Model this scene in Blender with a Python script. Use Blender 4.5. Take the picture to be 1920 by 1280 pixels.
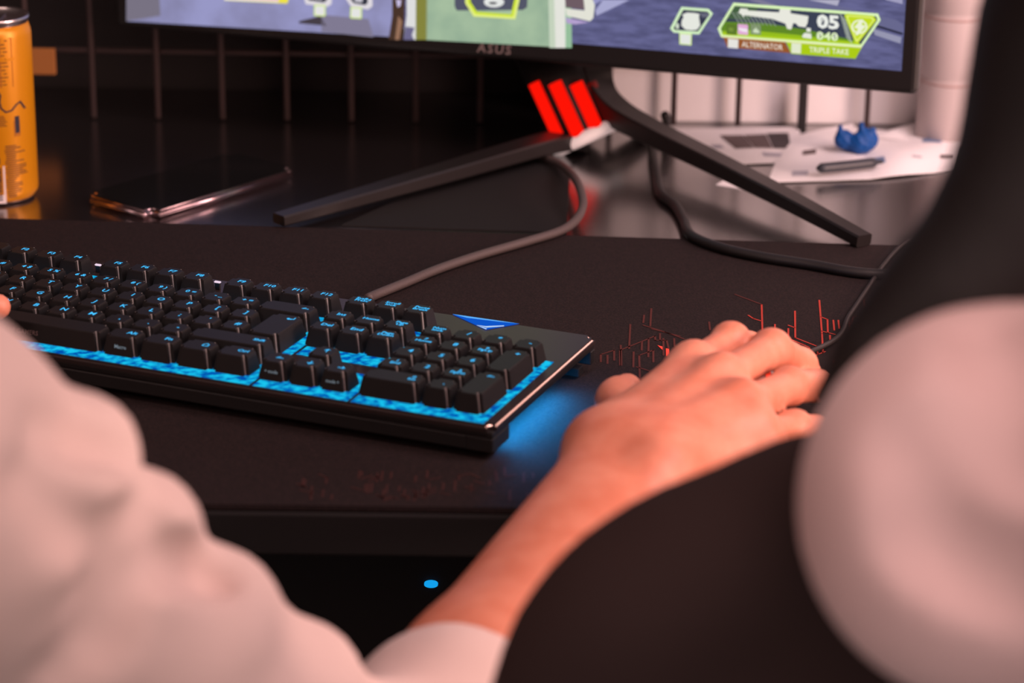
import bpy, bmesh, math, random
import numpy as np
from mathutils import Vector, Matrix
random.seed(7); np.random.seed(7)
for o in list(bpy.data.objects): bpy.data.objects.remove(o)
S = bpy.context.scene
COL = S.collection

# ------------------------------------------------------------------ camera
F = 5000.0                                   # focal length in pixels of the 1920 px frame
CP = np.array([0.183167, -1.463912, 0.542064])
RC = np.array([[0.9999138, 0.0043856, 0.0123729],      # rows: right, down, forward (world axes)
               [0.0131271, -0.3340548, -0.9424622],
               [0.0, 0.9425435, -0.3340836]])
cam_d = bpy.data.cameras.new('camera'); cam = bpy.data.objects.new('camera', cam_d); COL.objects.link(cam)
S.camera = cam
R3 = np.array([RC[0], -RC[1], -RC[2]])
# re-orthonormalise
f_ = RC[2]/np.linalg.norm(RC[2]); r_ = RC[0]-f_*(RC[0]@f_); r_ /= np.linalg.norm(r_); d_ = np.cross(f_, r_)
RC = np.array([r_, d_, f_]); R3 = np.array([r_, -d_, -f_])
M = Matrix.Identity(4)
for i in range(3):
    for j in range(3): M[i][j] = R3[j][i]
    M[i][3] = CP[i]
cam.matrix_world = M
cam_d.sensor_fit = 'HORIZONTAL'; cam_d.sensor_width = 36.0; cam_d.lens = F/1920*36.0
cam_d.clip_start = .02; cam_d.clip_end = 50
cam_d.dof.use_dof = True; cam_d.dof.focus_distance = 1.64; cam_d.dof.aperture_fstop = 6.3

# ------------------------------------------------------------------ world, lights, exposure
S.view_settings.view_transform = 'Standard'; S.view_settings.look = 'None'
S.view_settings.exposure = 0.0; S.view_settings.gamma = 1.0; S.view_settings.use_curve_mapping = False
W = bpy.data.worlds.new('room_air'); S.world = W; W.use_nodes = True
W.node_tree.nodes['Background'].inputs[0].default_value = (1.0, .70, .66, 1)
W.node_tree.nodes['Background'].inputs[1].default_value = 0.05
def area(name, loc, target, size, power, color, size_y=None):
    L = bpy.data.lights.new(name, 'AREA'); L.energy = power; L.color = color; L.size = size
    if size_y: L.shape = 'RECTANGLE'; L.size_y = size_y
    ob = bpy.data.objects.new(name, L); COL.objects.link(ob); ob.location = loc
    ob.rotation_euler = (Vector(target)-Vector(loc)).to_track_quat('-Z', 'Y').to_euler()
    return ob
area('overhead_lamp', (0.75, -1.0, 1.9), (0.15, -.3, .05), 0.9, 24, (1, .66, .62))
area('overhead_lamp', (1.0, -.20, .80), (0.50, .65, .12), 0.5, 11, (1, .70, .72))  # light added below ceiling height to brighten the white board
area('side_lamp', (1.50, -.50, .33), (0.1, -.05, 0.04), 0.45, 17, (1, .62, .52), .30)
area('fill_light', (.30, -2.35, 1.15), (0.2, -.6, 0.1), 0.8, 7, (1, .66, .60))  # unseen fill light added behind the camera
area('fill_light', (.55, -1.9, -.25), (0.1, 0, -.15), 0.8, 6, (1, .80, .78))  # low fill added to lift the dark area under the desk
area('overhead_lamp', (-1.3, -1.5, 1.5), (0.0, -.5, .15), 0.8, 9, (1, .72, .66))

# ------------------------------------------------------------------ measuring helpers
def ray(u, v): return RC.T @ np.array([(u-960)/F, (v-640)/F, 1.0])
def at(u, v, d): return CP + d*ray(u, v)                       # point at a depth
def atz(u, v, z=0.0):
    r = ray(u, v); return CP + r*((z-CP[2])/r[2])              # point at a height
def lin(c):
    return tuple(((x/255)/12.92 if x/255 <= .04045 else ((x/255+.055)/1.055)**2.4) for x in c)

# ------------------------------------------------------------------ materials
MATS = {}
def mat(name, color=(.5,.5,.5), rough=.5, spec=.5, metal=0, emit=None, estr=1, bump=None, noise=None, ior=None, sss=0, coat=0, sheen=0):
    if name in MATS: return MATS[name]
    m = bpy.data.materials.new(name); m.use_nodes = True; nt = m.node_tree
    b = nt.nodes['Principled BSDF']
    b.inputs['Base Color'].default_value = (*color, 1); b.inputs['Roughness'].default_value = rough
    b.inputs['Specular IOR Level'].default_value = spec; b.inputs['Metallic'].default_value = metal
    if ior: b.inputs['IOR'].default_value = ior
    if coat: b.inputs['Coat Weight'].default_value = coat; b.inputs['Coat Roughness'].default_value = .08
    if sheen: b.inputs['Sheen Weight'].default_value = sheen; b.inputs['Sheen Roughness'].default_value = .5
    if sss:
        b.inputs['Subsurface Weight'].default_value = sss; b.inputs['Subsurface Radius'].default_value = (1, .3, .15)
        b.inputs['Subsurface Scale'].default_value = .006
    if emit: b.inputs['Emission Color'].default_value = (*emit, 1); b.inputs['Emission Strength'].default_value = estr
    if noise or bump:
        tc = nt.nodes.new('ShaderNodeTexCoord')
    if noise:                                               # (scale, colour b, contrast lo, hi)
        n = nt.nodes.new('ShaderNodeTexNoise'); n.inputs['Scale'].default_value = noise[0]; n.inputs['Detail'].default_value = 4
        nt.links.new(tc.outputs['Object'], n.inputs['Vector'])
        r = nt.nodes.new('ShaderNodeValToRGB'); r.color_ramp.elements[0].position = noise[2]; r.color_ramp.elements[1].position = noise[3]
        r.color_ramp.elements[0].color = (*color, 1); r.color_ramp.elements[1].color = (*noise[1], 1)
        nt.links.new(n.outputs['Fac'], r.inputs['Fac'])
        nt.links.new(r.outputs['Color'], b.inputs['Emission Color' if emit else 'Base Color'])
        if emit: r.color_ramp.elements[0].color = (*emit, 1)
    if bump:                                                # (scale, strength, distance)
        n2 = nt.nodes.new('ShaderNodeTexNoise'); n2.inputs['Scale'].default_value = bump[0]; n2.inputs['Detail'].default_value = 3
        nt.links.new(tc.outputs['Object'], n2.inputs['Vector'])
        bp = nt.nodes.new('ShaderNodeBump'); bp.inputs['Strength'].default_value = bump[1]; bp.inputs['Distance'].default_value = bump[2]
        nt.links.new(n2.outputs['Fac'], bp.inputs['Height']); nt.links.new(bp.outputs['Normal'], b.inputs['Normal'])
    MATS[name] = m; return m
def glow(rgb, k=1.0):                                       # a colour shown by a screen or an LED
    nm = 'lit_%d_%d_%d_%d' % (*rgb, int(k*100))
    if nm in MATS: return MATS[nm]
    m = bpy.data.materials.new(nm); m.use_nodes = True; nt = m.node_tree; nt.nodes.clear()
    e = nt.nodes.new('ShaderNodeEmission'); e.inputs[0].default_value = (*lin(rgb), 1); e.inputs[1].default_value = k
    o = nt.nodes.new('ShaderNodeOutputMaterial'); nt.links.new(e.outputs[0], o.inputs[0]); MATS[nm] = m; return m
def glow_noise(name, c1, c2, scale, k=1.0, stretch=(1,1,1)):
    if name in MATS: return MATS[name]
    m = bpy.data.materials.new(name); m.use_nodes = True; nt = m.node_tree; nt.nodes.clear()
    tc = nt.nodes.new('ShaderNodeTexCoord'); mp = nt.nodes.new('ShaderNodeMapping'); mp.inputs['Scale'].default_value = stretch
    n = nt.nodes.new('ShaderNodeTexNoise'); n.inputs['Scale'].default_value = scale; n.inputs['Detail'].default_value = 5
    r = nt.nodes.new('ShaderNodeValToRGB'); r.color_ramp.elements[0].position = .38; r.color_ramp.elements[1].position = .62
    r.color_ramp.elements[0].color = (*lin(c1), 1); r.color_ramp.elements[1].color = (*lin(c2), 1)
    e = nt.nodes.new('ShaderNodeEmission'); e.inputs[1].default_value = k
    o = nt.nodes.new('ShaderNodeOutputMaterial')
    nt.links.new(tc.outputs['Object'], mp.inputs[0]); nt.links.new(mp.outputs[0], n.inputs['Vector']); nt.links.new(n.outputs['Fac'], r.inputs[0])
    nt.links.new(r.outputs[0], e.inputs[0]); nt.links.new(e.outputs[0], o.inputs[0]); MATS[name] = m; return m

BLACK = mat('black_plastic', (.014,.013,.013), .45, .4)
BLACKM = mat('black_matte', (.015,.0135,.0135), .8, .15)
KEYEDGE = mat('worn_edge_highlight', (.045,.032,.028), .38, 1.0, ior=2.5)  # worn edges, also made paler and glossier to carry the corner highlight
KEYM = mat('keycap_plastic', (.011,.010,.010), .5, .3, bump=(900, .12, .0004))
CASEM = mat('brushed_case_plate', (.05,.035,.033), .38, .5, metal=.5, bump=(500, .1, .0003))
EDGEM = mat('polished_case_edge', (.92,.68,.58), .26, .5, metal=1)
WHITE = mat('white_panel', (.80,.77,.77), .6, .3)
PAPER = mat('white_paper', (.86,.84,.85), .8, .2)

# ------------------------------------------------------------------ object helpers
def link(ob, parent=None):
    COL.objects.link(ob)
    if parent is not None: ob.parent = parent
    return ob
def tag(o, label=None, cat=None, group=None, kind=None):
    if label: o['label'] = label
    if cat: o['category'] = cat
    if group: o['group'] = group
    if kind: o['kind'] = kind
    return o
def empty(name, loc, rot=None, label=None, cat=None, group=None):
    o = bpy.data.objects.new(name, None); o.empty_display_size = .02; link(o); o.location = tuple(loc)
    if rot is not None: o.rotation_euler = rot
    return tag(o, label, cat, group)
def obj(name, verts, faces, m, parent=None, smooth=False, origin=None, mats=None, fm=None):
    me = bpy.data.meshes.new(name)
    v = np.asarray(verts, float)
    if origin is not None: v = v - np.asarray(origin, float)
    me.from_pydata([tuple(x) for x in v], [], [tuple(int(i) for i in f) for f in faces])
    if mats:
        for mm in mats: me.materials.append(mm)
        me.polygons.foreach_set('material_index', np.array(fm, dtype=np.int32))
    else: me.materials.append(m)
    if smooth: me.polygons.foreach_set('use_smooth', np.ones(len(me.polygons), bool))
    me.update()
    ob = bpy.data.objects.new(name, me); link(ob, parent)
    if origin is not None and parent is None: ob.location = tuple(origin)
    return ob
def from_bm(name, bm, m, parent=None, smooth=False, origin=None):
    me = bpy.data.meshes.new(name)
    if origin is not None: bmesh.ops.translate(bm, verts=bm.verts, vec=-Vector(origin))
    bmesh.ops.recalc_face_normals(bm, faces=bm.faces)
    bm.to_mesh(me); bm.free(); me.materials.append(m)
    if smooth: me.polygons.foreach_set('use_smooth', np.ones(len(me.polygons), bool))
    ob = bpy.data.objects.new(name, me); link(ob, parent)
    if origin is not None and parent is None: ob.location = tuple(origin)
    return ob
def box_bm(bm, lo, hi, bev=0, seg=2, mtx=None):
    t = bmesh.new(); bmesh.ops.create_cube(t, size=1)
    for v in t.verts: v.co = Vector([(lo[i]+hi[i])/2+v.co[i]*(hi[i]-lo[i]) for i in range(3)])
    if bev: bmesh.ops.bevel(t, geom=t.edges[:], offset=bev, segments=seg, affect='EDGES', profile=.5)
    if mtx is not None: bmesh.ops.transform(t, matrix=mtx, verts=t.verts)
    me = bpy.data.meshes.new('t'); t.to_mesh(me); t.free(); bm.from_mesh(me); bpy.data.meshes.remove(me)
    return bm
def box(name, lo, hi, m, parent=None, bev=0, seg=2, mtx=None, origin=None, smooth=False):
    return from_bm(name, box_bm(bmesh.new(), lo, hi, bev, seg, mtx), m, parent, smooth, origin)
def lathe(name, prof, m, parent=None, n=48, loc=(0,0,0), smooth=True):
    V, Fc = [], []
    for r, z in prof:
        for k in range(n):
            a = 2*math.pi*k/n; V.append((loc[0]+r*math.cos(a), loc[1]+r*math.sin(a), loc[2]+z))
    for i in range(len(prof)-1):
        for k in range(n):
            Fc.append((i*n+k, i*n+(k+1)%n, (i+1)*n+(k+1)%n, (i+1)*n+k))
    Fc.append(tuple(range(n))[::-1]); Fc.append(tuple((len(prof)-1)*n+k for k in range(n)))
    o = obj(name, V, Fc, m, parent, smooth)
    return o
def spline(pts, n=10):
    P = [np.array(p, float) for p in pts]; P = [2*P[0]-P[1]]+P+[2*P[-1]-P[-2]]; out = []
    for i in range(1, len(P)-2):
        for k in range(n):
            t = k/n; a, b, c, d = P[i-1:i+3]
            out.append(.5*((2*b)+(-a+c)*t+(2*a-5*b+4*c-d)*t*t+(-a+3*b-3*c+d)*t**3))
    out.append(P[-2]); return out
def tube_geo(path, rad, n=10):
    path = [np.array(p, float) for p in path]; V, Fc = [], []; up = np.array([0,0,1.0])
    for i, p in enumerate(path):
        t = path[min(i+1, len(path)-1)]-path[max(i-1, 0)]; t /= np.linalg.norm(t)+1e-12
        s = np.cross(t, up); s = s/np.linalg.norm(s) if np.linalg.norm(s) > 1e-4 else np.array([1.0,0,0]); w = np.cross(s, t)
        r = rad(i/(len(path)-1)) if callable(rad) else rad
        for k in range(n):
            a = 2*math.pi*k/n; V.append(p+r*(math.cos(a)*s+math.sin(a)*w))
    for i in range(len(path)-1):
        for k in range(n): Fc.append((i*n+k, i*n+(k+1)%n, (i+1)*n+(k+1)%n, (i+1)*n+k))
    Fc.append(tuple(range(n))[::-1]); Fc.append(tuple((len(path)-1)*n+k for k in range(n)))
    return V, Fc
def tube(name, pts, rad, m, parent=None, n=10, sub=10, origin=None):
    V, Fc = tube_geo(spline(pts, sub), rad, n); return obj(name, V, Fc, m, parent, True, origin)
class Geo:                                                  # collects flat polygons / prisms into ONE mesh
    def __init__(s): s.v, s.f, s.m, s.mats = [], [], [], []
    def mi(s, m):
        if m not in s.mats: s.mats.append(m)
        return s.mats.index(m)
    def poly(s, pts, m):
        b = len(s.v); s.v += [tuple(p) for p in pts]; s.f.append(tuple(range(b, b+len(pts)))); s.m.append(s.mi(m))
    def add(s, V, Fc, m):
        b = len(s.v); s.v += [tuple(p) for p in V]; k = s.mi(m)
        for f in Fc: s.f.append(tuple(i+b for i in f)); s.m.append(k)
    def build(s, name, parent=None, smooth=False, origin=None):
        return obj(name, s.v, s.f, None, parent, smooth, origin, mats=s.mats, fm=s.m)
def text_mesh(body, size, bold=0.0, align='CENTER', spacing=1.0, shear=0):
    c = bpy.data.curves.new('t', 'FONT'); c.body = body; c.size = size; c.align_x = align; c.align_y = 'CENTER'
    c.resolution_u = 2; c.offset = bold; c.space_character = spacing; c.shear = shear; c.space_line = .8
    o = bpy.data.objects.new('t', c); COL.objects.link(o)
    bpy.context.view_layer.update()
    me = bpy.data.meshes.new_from_object(o.evaluated_get(bpy.context.evaluated_depsgraph_get()))
    V = [tuple(v.co) for v in me.vertices]; Fc = [tuple(p.vertices) for p in me.polygons]
    bpy.data.objects.remove(o); bpy.data.curves.remove(c); bpy.data.meshes.remove(me)
    return V, Fc

# ------------------------------------------------------------------ smooth bodies: distance field + surface nets
class Body:
    def __init__(s, vox): s.vox, s.pr, s.disp = vox, [], None
    def cap(s, a, b, ra, rb, k=.012): s.pr.append(('c', np.array(a, float), np.array(b, float), ra, rb, k)); return s
    def ell(s, c, r, k=.012, rot=None): s.pr.append(('e', np.array(c, float), np.array(r, float), rot, 0, k)); return s
    def cut(s, a, b, ra, rb, k=.012): s.pr.append(('x', np.array(a, float), np.array(b, float), ra, rb, k)); return s
    def chain(s, pts, rs, k=.012):
        for i in range(len(pts)-1): s.cap(pts[i], pts[i+1], rs[i], rs[i+1], k)
        return s
    def mesh(s):
        lo = np.full(3, 1e9); hi = -lo
        for p in s.pr:
            if p[0] == 'x': continue
            if p[0] == 'c':
                r = max(p[3], p[4]); a, b = np.minimum(p[1], p[2])-r, np.maximum(p[1], p[2])+r
            else: r = max(p[2]); a, b = p[1]-r, p[1]+r
            lo, hi = np.minimum(lo, a), np.maximum(hi, b)
        lo -= .03; hi += .03; n = np.ceil((hi-lo)/s.vox).astype(int)+1
        D = np.full(n, 1.0, np.float32)
        ax = [lo[i]+s.vox*np.arange(n[i]) for i in range(3)]
        for p in s.pr:
            k = p[5]
            if p[0] in 'cx':
                r = max(p[3], p[4])+k*1.5+s.vox*3; a, b = np.minimum(p[1], p[2])-r, np.maximum(p[1], p[2])+r
            else: r = max(p[2])+k*1.5+s.vox*3; a, b = p[1]-r, p[1]+r
            i0 = np.clip(((a-lo)/s.vox).astype(int), 0, n); i1 = np.clip(((b-lo)/s.vox).astype(int)+2, 0, n)
            if np.any(i1 <= i0): continue
            X, Y, Z = np.meshgrid(*[ax[i][i0[i]:i1[i]] for i in range(3)], indexing='ij')
            P = np.stack([X, Y, Z], -1)
            if p[0] in 'cx':
                ab = p[2]-p[1]; q = P-p[1]; h = np.clip(q@ab/(ab@ab+1e-12), 0, 1)
                d = np.linalg.norm(q-h[..., None]*ab, axis=-1)-(p[3]+(p[4]-p[3])*h)
            else:
                q = P-p[1]
                if p[3] is not None: q = q@p[3]
                l = np.linalg.norm(q/p[2], axis=-1); g = np.linalg.norm(q/p[2]**2, axis=-1)+1e-9; d = l*(l-1)/g
            sl = tuple(slice(i0[i], i1[i]) for i in range(3)); A = D[sl]
            if p[0] == 'x':
                d = -d; h = np.clip(.5-.5*(d-A)/k, 0, 1); B = d*(1-h)+A*h+k*h*(1-h); D[sl] = np.where(A > .5, A, np.maximum(B, A))
            else:
                h = np.clip(.5+.5*(A-d)/k, 0, 1); D[sl] = A*(1-h)+d*h-k*h*(1-h)
        if s.disp is not None:
            X, Y, Z = np.meshgrid(*ax, indexing='ij'); D = D+np.where(np.abs(D) < .06, s.disp(X, Y, Z), 0)
        ins = D < 0
        c = [ins[a:n[0]-1+a, b:n[1]-1+b, e:n[2]-1+e] for a in (0,1) for b in (0,1) for e in (0,1)]
        sm = sum(x.astype(np.int8) for x in c); act = (sm > 0) & (sm < 8)
        idx = np.full(act.shape, -1, np.int64); ijk = np.argwhere(act); idx[act] = np.arange(len(ijk))
        acc = np.zeros((len(ijk), 3)); cnt = np.zeros(len(ijk))
        cor = [(a,b,e) for a in (0,1) for b in (0,1) for e in (0,1)]
        for u in cor:
            for axn in range(3):
                if u[axn]: continue
                w = list(u); w[axn] = 1
                du = D[tuple((ijk+u).T)]; dw = D[tuple((ijk+w).T)]; m = (du < 0) != (dw < 0)
                t = np.where(m, du/np.where(du-dw == 0, 1, du-dw), 0)
                pt = np.tile(np.array(u, float), (len(ijk), 1)); pt[:, axn] += t
                acc[m] += pt[m]; cnt[m] += 1
        V = lo+s.vox*(ijk+acc/cnt[:, None])
        Fs = []
        for axn in range(3):
            sl0 = [slice(None)]*3; sl1 = [slice(None)]*3; sl0[axn] = slice(0, -1); sl1[axn] = slice(1, None)
            a, b = ins[tuple(sl0)], ins[tuple(sl1)]; e = np.argwhere(a != b); o1, o2 = (axn+1) % 3, (axn+2) % 3
            ok = (e[:, o1] > 0) & (e[:, o2] > 0) & (e[:, o1] < n[o1]-1) & (e[:, o2] < n[o2]-1); e = e[ok]; fl = a[tuple(e.T)]
            def cell(d1, d2):
                q = e.copy(); q[:, o1] -= d1; q[:, o2] -= d2; return idx[tuple(q.T)]
            Q = np.stack([cell(1,1), cell(0,1), cell(0,0), cell(1,0)], 1); Q[~fl] = Q[~fl][:, ::-1]; Fs.append(Q)
        return V, np.concatenate(Fs)
    def build(s, name, m, parent=None, origin=None):
        V, Q = s.mesh(); return obj(name, V, Q, m, parent, True, origin)

# ================================================================== the setting
FLOOR = -.743
def struct(o): o['kind'] = 'structure'; return o
struct(box('floor', (-2.2, -2.6, FLOOR-.04), (2.4, 1.0, FLOOR), mat('dark_floor', (.03,.026,.026), .6, .3, noise=(6, (.045,.04,.04), .35, .65))))
struct(box('wall_back', (-2.2, .70, FLOOR), (2.4, .78, 1.8), mat('dark_wall', (.030,.026,.026), .9, .1, bump=(60, .2, .002))))

# desk -------------------------------------------------------------
DESK = empty('desk', (.15, .2, FLOOR), None, 'dark glossy desk under the keyboard, the mouse pad and the monitor', 'desk')
DL = np.array([.15, .2, FLOOR])
deskm = mat('glossy_desk_top', (.007,.005,.005), .20, .9, ior=3.0, noise=(3, (.010,.008,.008), .4, .6))
box('desk_top', (-.95, -.1925, -.026), (1.25, .690, -.003), deskm, DESK, .0005, 1, origin=DL)
box('edge_band', (-.95, -.1965, -.0265), (1.25, -.1926, -.0032), BLACKM, DESK, .0012, 2, origin=DL)
for x in (-.88, 1.18):
    for y in (-.13, .55):
        box('leg', (x-.025, y-.025, FLOOR), (x+.025, y+.025, -.0262), BLACKM, DESK, .004, 2, origin=DL)
box('back_panel', (-.85, .56, -.40), (1.15, .575, -.0262), BLACKM, DESK, .001, 1, origin=DL)

# white board and grid at the back of the desk -----------------------
xw = at(1083, 300, 2.2)[0]
tag(box('white_board', (xw, .602, -.0029), (xw+1.0, .615, .62), WHITE, None, .002, 2, origin=(xw+.5, .608, -.003)),
    'white board standing behind the wire grid on the right', 'board')
GY = .588
GRID = empty('wire_grid', (.15, GY, 0), None, 'dull metal wire grid panel standing along the back of the desk', 'grid panel')
wirem = mat('grid_wire', (.065,.042,.040), .5, .4)
def gz(v): return at(1100, v, (GY+1.464)/.9425)[2]
dgrid = (GY-CP[1])/(RC[2][1])
xs = [CP[0]+(310+117.3*k-960)/F*dgrid*1.0 for k in range(-4, 14)]
g0 = np.array([.15, GY, 0])
for x in xs:
    V, Fc = tube_geo([(x, GY, -.001), (x, GY, .42)], .0023, 8); obj('vertical_wire', V, Fc, wirem, GRID, True, g0)
for z in (.052, .1105, .169, .2275, .286, .3445, .403):
    V, Fc = tube_geo([(xs[0]-.01, GY+.004, z), (xs[-1]+.01, GY+.004, z)], .0023, 8); obj('horizontal_wire', V, Fc, wirem, GRID, True, g0)
# black clip on the grid and orange card
pc = at(1487, 178, dgrid)
tag(box('cable_clip', (pc[0]-.0035, GY-.010, pc[2]-.012), (pc[0]+.0035, GY-.003, pc[2]+.03), BLACK, None, .001, 2, origin=(pc[0], GY-.006, pc[2])),
    'narrow black clip on the wire grid, above the white papers', 'clip')
pc = at(92, 68, dgrid)
tag(box('card', (pc[0]-.021, GY-.009, pc[2]-.010), (pc[0]+.020, GY-.0045, pc[2]+.011), mat('orange_card', (.30,.115,.03), .7, .2), None, .001, 2, origin=(pc[0], GY-.006, pc[2])),
    'blurred orange card hanging on the wire grid behind the can', 'card')
# white post on the right
pp = atz(1778, 259, -.003); dp = float(RC[2]@(pp-CP))
POST = empty('canister', (pp[0], pp[1], -.003), None, 'tall white round canister with dark seams, behind the papers', 'canister')
pr = 62/F*dp
zs = [at(1778, v, dp)[2] for v in (135, 5, -125, -255)]
prof = [(pr*.97, 0), (pr, .002)]
for z in zs:
    prof += [(pr, z-.003+.003), (pr*.965, z+.0015+.003), (pr*.965, z+.0035+.003), (pr, z+.005+.003)]
prof += [(pr, .26), (pr*.9, .27)]
lathe('body', prof, mat('white_canister', (.50,.43,.42), .55, .4), POST, 40)
for z in zs: lathe('seam', [(pr*1.002, z+.0008), (pr*1.006, z+.0016), (pr*1.002, z+.0024)], mat('seam_line', (.42,.30,.28), .6, .3), POST, 40)

# mouse pad ------------------------------------------------------------
bl, br_ = atz(100, 410), atz(1690, 459)
sl = (br_[1]-bl[1])/(br_[0]-bl[0])
x0, x1 = -.36, .585
yb0, yb1 = bl[1]+sl*(x0-bl[0])-.002, br_[1]+sl*(x1-br_[0])+.0
padm = mat('cloth_pad', (.012,.0085,.0085), .9, .15, bump=(1400, .35, .0006), noise=(900, (.024,.0145,.014), .4, .62))
bm = bmesh.new()
pts = [(x0, -.194), (x1, -.192), (x1, yb1), (x0, yb0)]
lo = [bm.verts.new((x, y, -.0029)) for x, y in pts]; hi = [bm.verts.new((x, y, 0)) for x, y in pts]
bm.faces.new(lo[::-1]); bm.faces.new(hi)
for i in range(4): bm.faces.new((lo[i], lo[(i+1)%4], hi[(i+1)%4], hi[i]))
ve = [e for e in bm.edges if abs(e.verts[0].co.z-e.verts[1].co.z) > .001]
bmesh.ops.bevel(bm, geom=ve, offset=.012, segments=5, affect='EDGES')
te = [e for e in bm.edges if min(e.verts[0].co.z, e.verts[1].co.z) > -.0005]
bmesh.ops.bevel(bm, geom=te, offset=.0009, segments=2, affect='EDGES')
PADO = np.array([.1, .05, -.0029])
PAD = tag(from_bm('mouse_pad', bm, padm, None, False, PADO), 'large black cloth mouse pad with a dull red circuit print, under the keyboard', 'mouse pad')
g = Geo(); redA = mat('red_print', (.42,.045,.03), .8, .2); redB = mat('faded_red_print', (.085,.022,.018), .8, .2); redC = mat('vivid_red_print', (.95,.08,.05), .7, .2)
def pl(s, m, w=.0011):
    P = [atz(1100+x/3.2, 500+y/3.2, .00025) for x, y in s]
    for a, b in zip(P, P[1:]):
        d = (b-a)/(np.linalg.norm(b-a)+1e-9); q = np.array([-d[1], d[0], 0])*w/2
        g.poly([a-q-d*w*.4, b-q+d*w*.4, b+q+d*w*.4, a+q-d*w*.4], m)
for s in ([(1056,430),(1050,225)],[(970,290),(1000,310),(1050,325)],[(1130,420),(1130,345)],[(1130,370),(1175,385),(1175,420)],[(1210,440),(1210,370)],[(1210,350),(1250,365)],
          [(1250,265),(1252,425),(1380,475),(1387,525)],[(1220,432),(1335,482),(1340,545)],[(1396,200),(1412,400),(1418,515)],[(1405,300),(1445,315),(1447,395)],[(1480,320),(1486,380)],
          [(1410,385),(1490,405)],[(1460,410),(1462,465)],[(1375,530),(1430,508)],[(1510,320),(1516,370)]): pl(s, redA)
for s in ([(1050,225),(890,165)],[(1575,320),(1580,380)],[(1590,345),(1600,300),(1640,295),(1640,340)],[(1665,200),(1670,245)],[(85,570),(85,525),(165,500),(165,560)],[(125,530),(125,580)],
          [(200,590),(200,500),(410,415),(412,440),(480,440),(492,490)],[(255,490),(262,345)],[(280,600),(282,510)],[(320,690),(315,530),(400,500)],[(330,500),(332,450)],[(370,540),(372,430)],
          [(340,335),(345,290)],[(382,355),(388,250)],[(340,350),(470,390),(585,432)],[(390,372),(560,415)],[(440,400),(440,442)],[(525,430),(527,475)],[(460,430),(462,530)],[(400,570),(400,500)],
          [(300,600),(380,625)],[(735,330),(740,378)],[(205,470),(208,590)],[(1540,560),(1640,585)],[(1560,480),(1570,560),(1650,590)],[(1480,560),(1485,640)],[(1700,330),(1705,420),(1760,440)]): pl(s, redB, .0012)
T = [(425,470),(455,478),(455,498)]; g.poly([atz(1100+x/3.2, 500+y/3.2, .0003) for x, y in T][::-1], redC)
pl([(485,492),(486,532)], redC, .002)
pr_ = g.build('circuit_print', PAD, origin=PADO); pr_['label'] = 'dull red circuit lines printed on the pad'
# worn red print near the front edge of the pad
g = Geo()
rs = random.Random(3)
for i in range(70):
    u = rs.uniform(560, 1060); v = rs.uniform(890, 942); a = atz(u, v, .00025); L = rs.uniform(.006, .016); dx = rs.choice([0,0,0,.006,-.006])
    b = a+np.array([dx, L if dx == 0 else L*.4, 0]); d = (b-a)/np.linalg.norm(b-a); q = np.array([-d[1], d[0], 0])*.0006
    if b[1] < -.12: g.poly([a-q, b-q, b+q, a+q], mat('worn_red_print', (.045,.017,.015), .85, .2))
pr_ = g.build('worn_print', PAD, origin=PADO); pr_['label'] = 'worn dark red print by the front edge'

# ================================================================== keyboard
U = .01905
RW = np.array([[0.92333823, 0.38392915, -0.00670151], [-0.38398764, 0.92319761, -0.01611447], [0.0, 0.01745241, 0.9998477]])
KO = np.array([-0.22935975, 0.04381229, 0.03516883])
ZB = -.0346                                                   # local height of the base
KB = empty('keyboard', KO+RW@np.array([0, 0, ZB]), None, 'black mechanical keyboard with blue backlit keys, lying askew on the mouse pad', 'keyboard')
KB.rotation_euler = Matrix(RW.tolist()).to_euler()
def kz(z): return z-ZB
PZ = kz(-.0145)
bm = bmesh.new(); t = box_bm(bmesh.new(), (-.55*U, -.36*U, PZ-.0035), (23.08*U, 7.75*U, PZ))
bmesh.ops.bevel(t, geom=[e for e in t.edges if abs(e.verts[0].co.z-e.verts[1].co.z) > .001], offset=.004, segments=5, affect='EDGES')
bmesh.ops.bevel(t, geom=[e for e in t.edges if min(e.verts[0].co.z, e.verts[1].co.z) > PZ-.0005], offset=.0015, segments=3, affect='EDGES')
t.normal_update()
case = from_bm('top_plate', t, CASEM, KB); case.data.materials.append(EDGEM)
for p in case.data.polygons:
    if p.normal.z < .93 and p.normal.z > .1 and p.normal.x > .25: p.material_index = 1
bm = bmesh.new(); box_bm(bm, (-.5*U, -.30*U, .0125), (23.02*U, 7.68*U, PZ-.0036), .001, 2); box_bm(bm, (-.5*U, -.30*U, .004), (22.2*U, 7.68*U, .0126), .001, 2); box_bm(bm, (22.19*U, -.30*U, .004), (23.02*U, .95*U, .0126), .0008, 2); box_bm(bm, (22.19*U, 7.35*U, .004), (23.02*U, 7.68*U, .0126), .0008, 2)
from_bm('lower_case', bm, BLACK, KB)
for x in (.6, 21.8):
    for y in (.3, 6.9): box('rubber_foot', (x*U, y*U, .0002 if y < 3 else -.0012), ((x+1)*U, (y+.4)*U, .004), BLACKM, KB, .0005, 1)
cyanN = glow_noise('key_backlight', (0,80,175), (25,198,240), 190, 1.0)
g = Geo()
def gplate(x0, y0, x1, y1): g.poly([(x0*U, y0*U, PZ+.0002), (x1*U, y0*U, PZ+.0002), (x1*U, y1*U, PZ+.0002), (x0*U, y1*U, PZ+.0002)], cyanN)
gplate(-.15, -.24, 15.22, 5.1); gplate(15.32, -.24, 18.42, 1.9); gplate(15.32, 2.58, 18.42, 5.1); gplate(18.52, -.24, 22.70, 5.1); gplate(1.8, 5.45, 6.1, 6.4); gplate(6.5, 5.45, 10.6, 6.4); gplate(11, 5.45, 18.4, 6.4)
g.build('backlight', KB)['label'] = 'blue light glowing between the keys'
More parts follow.
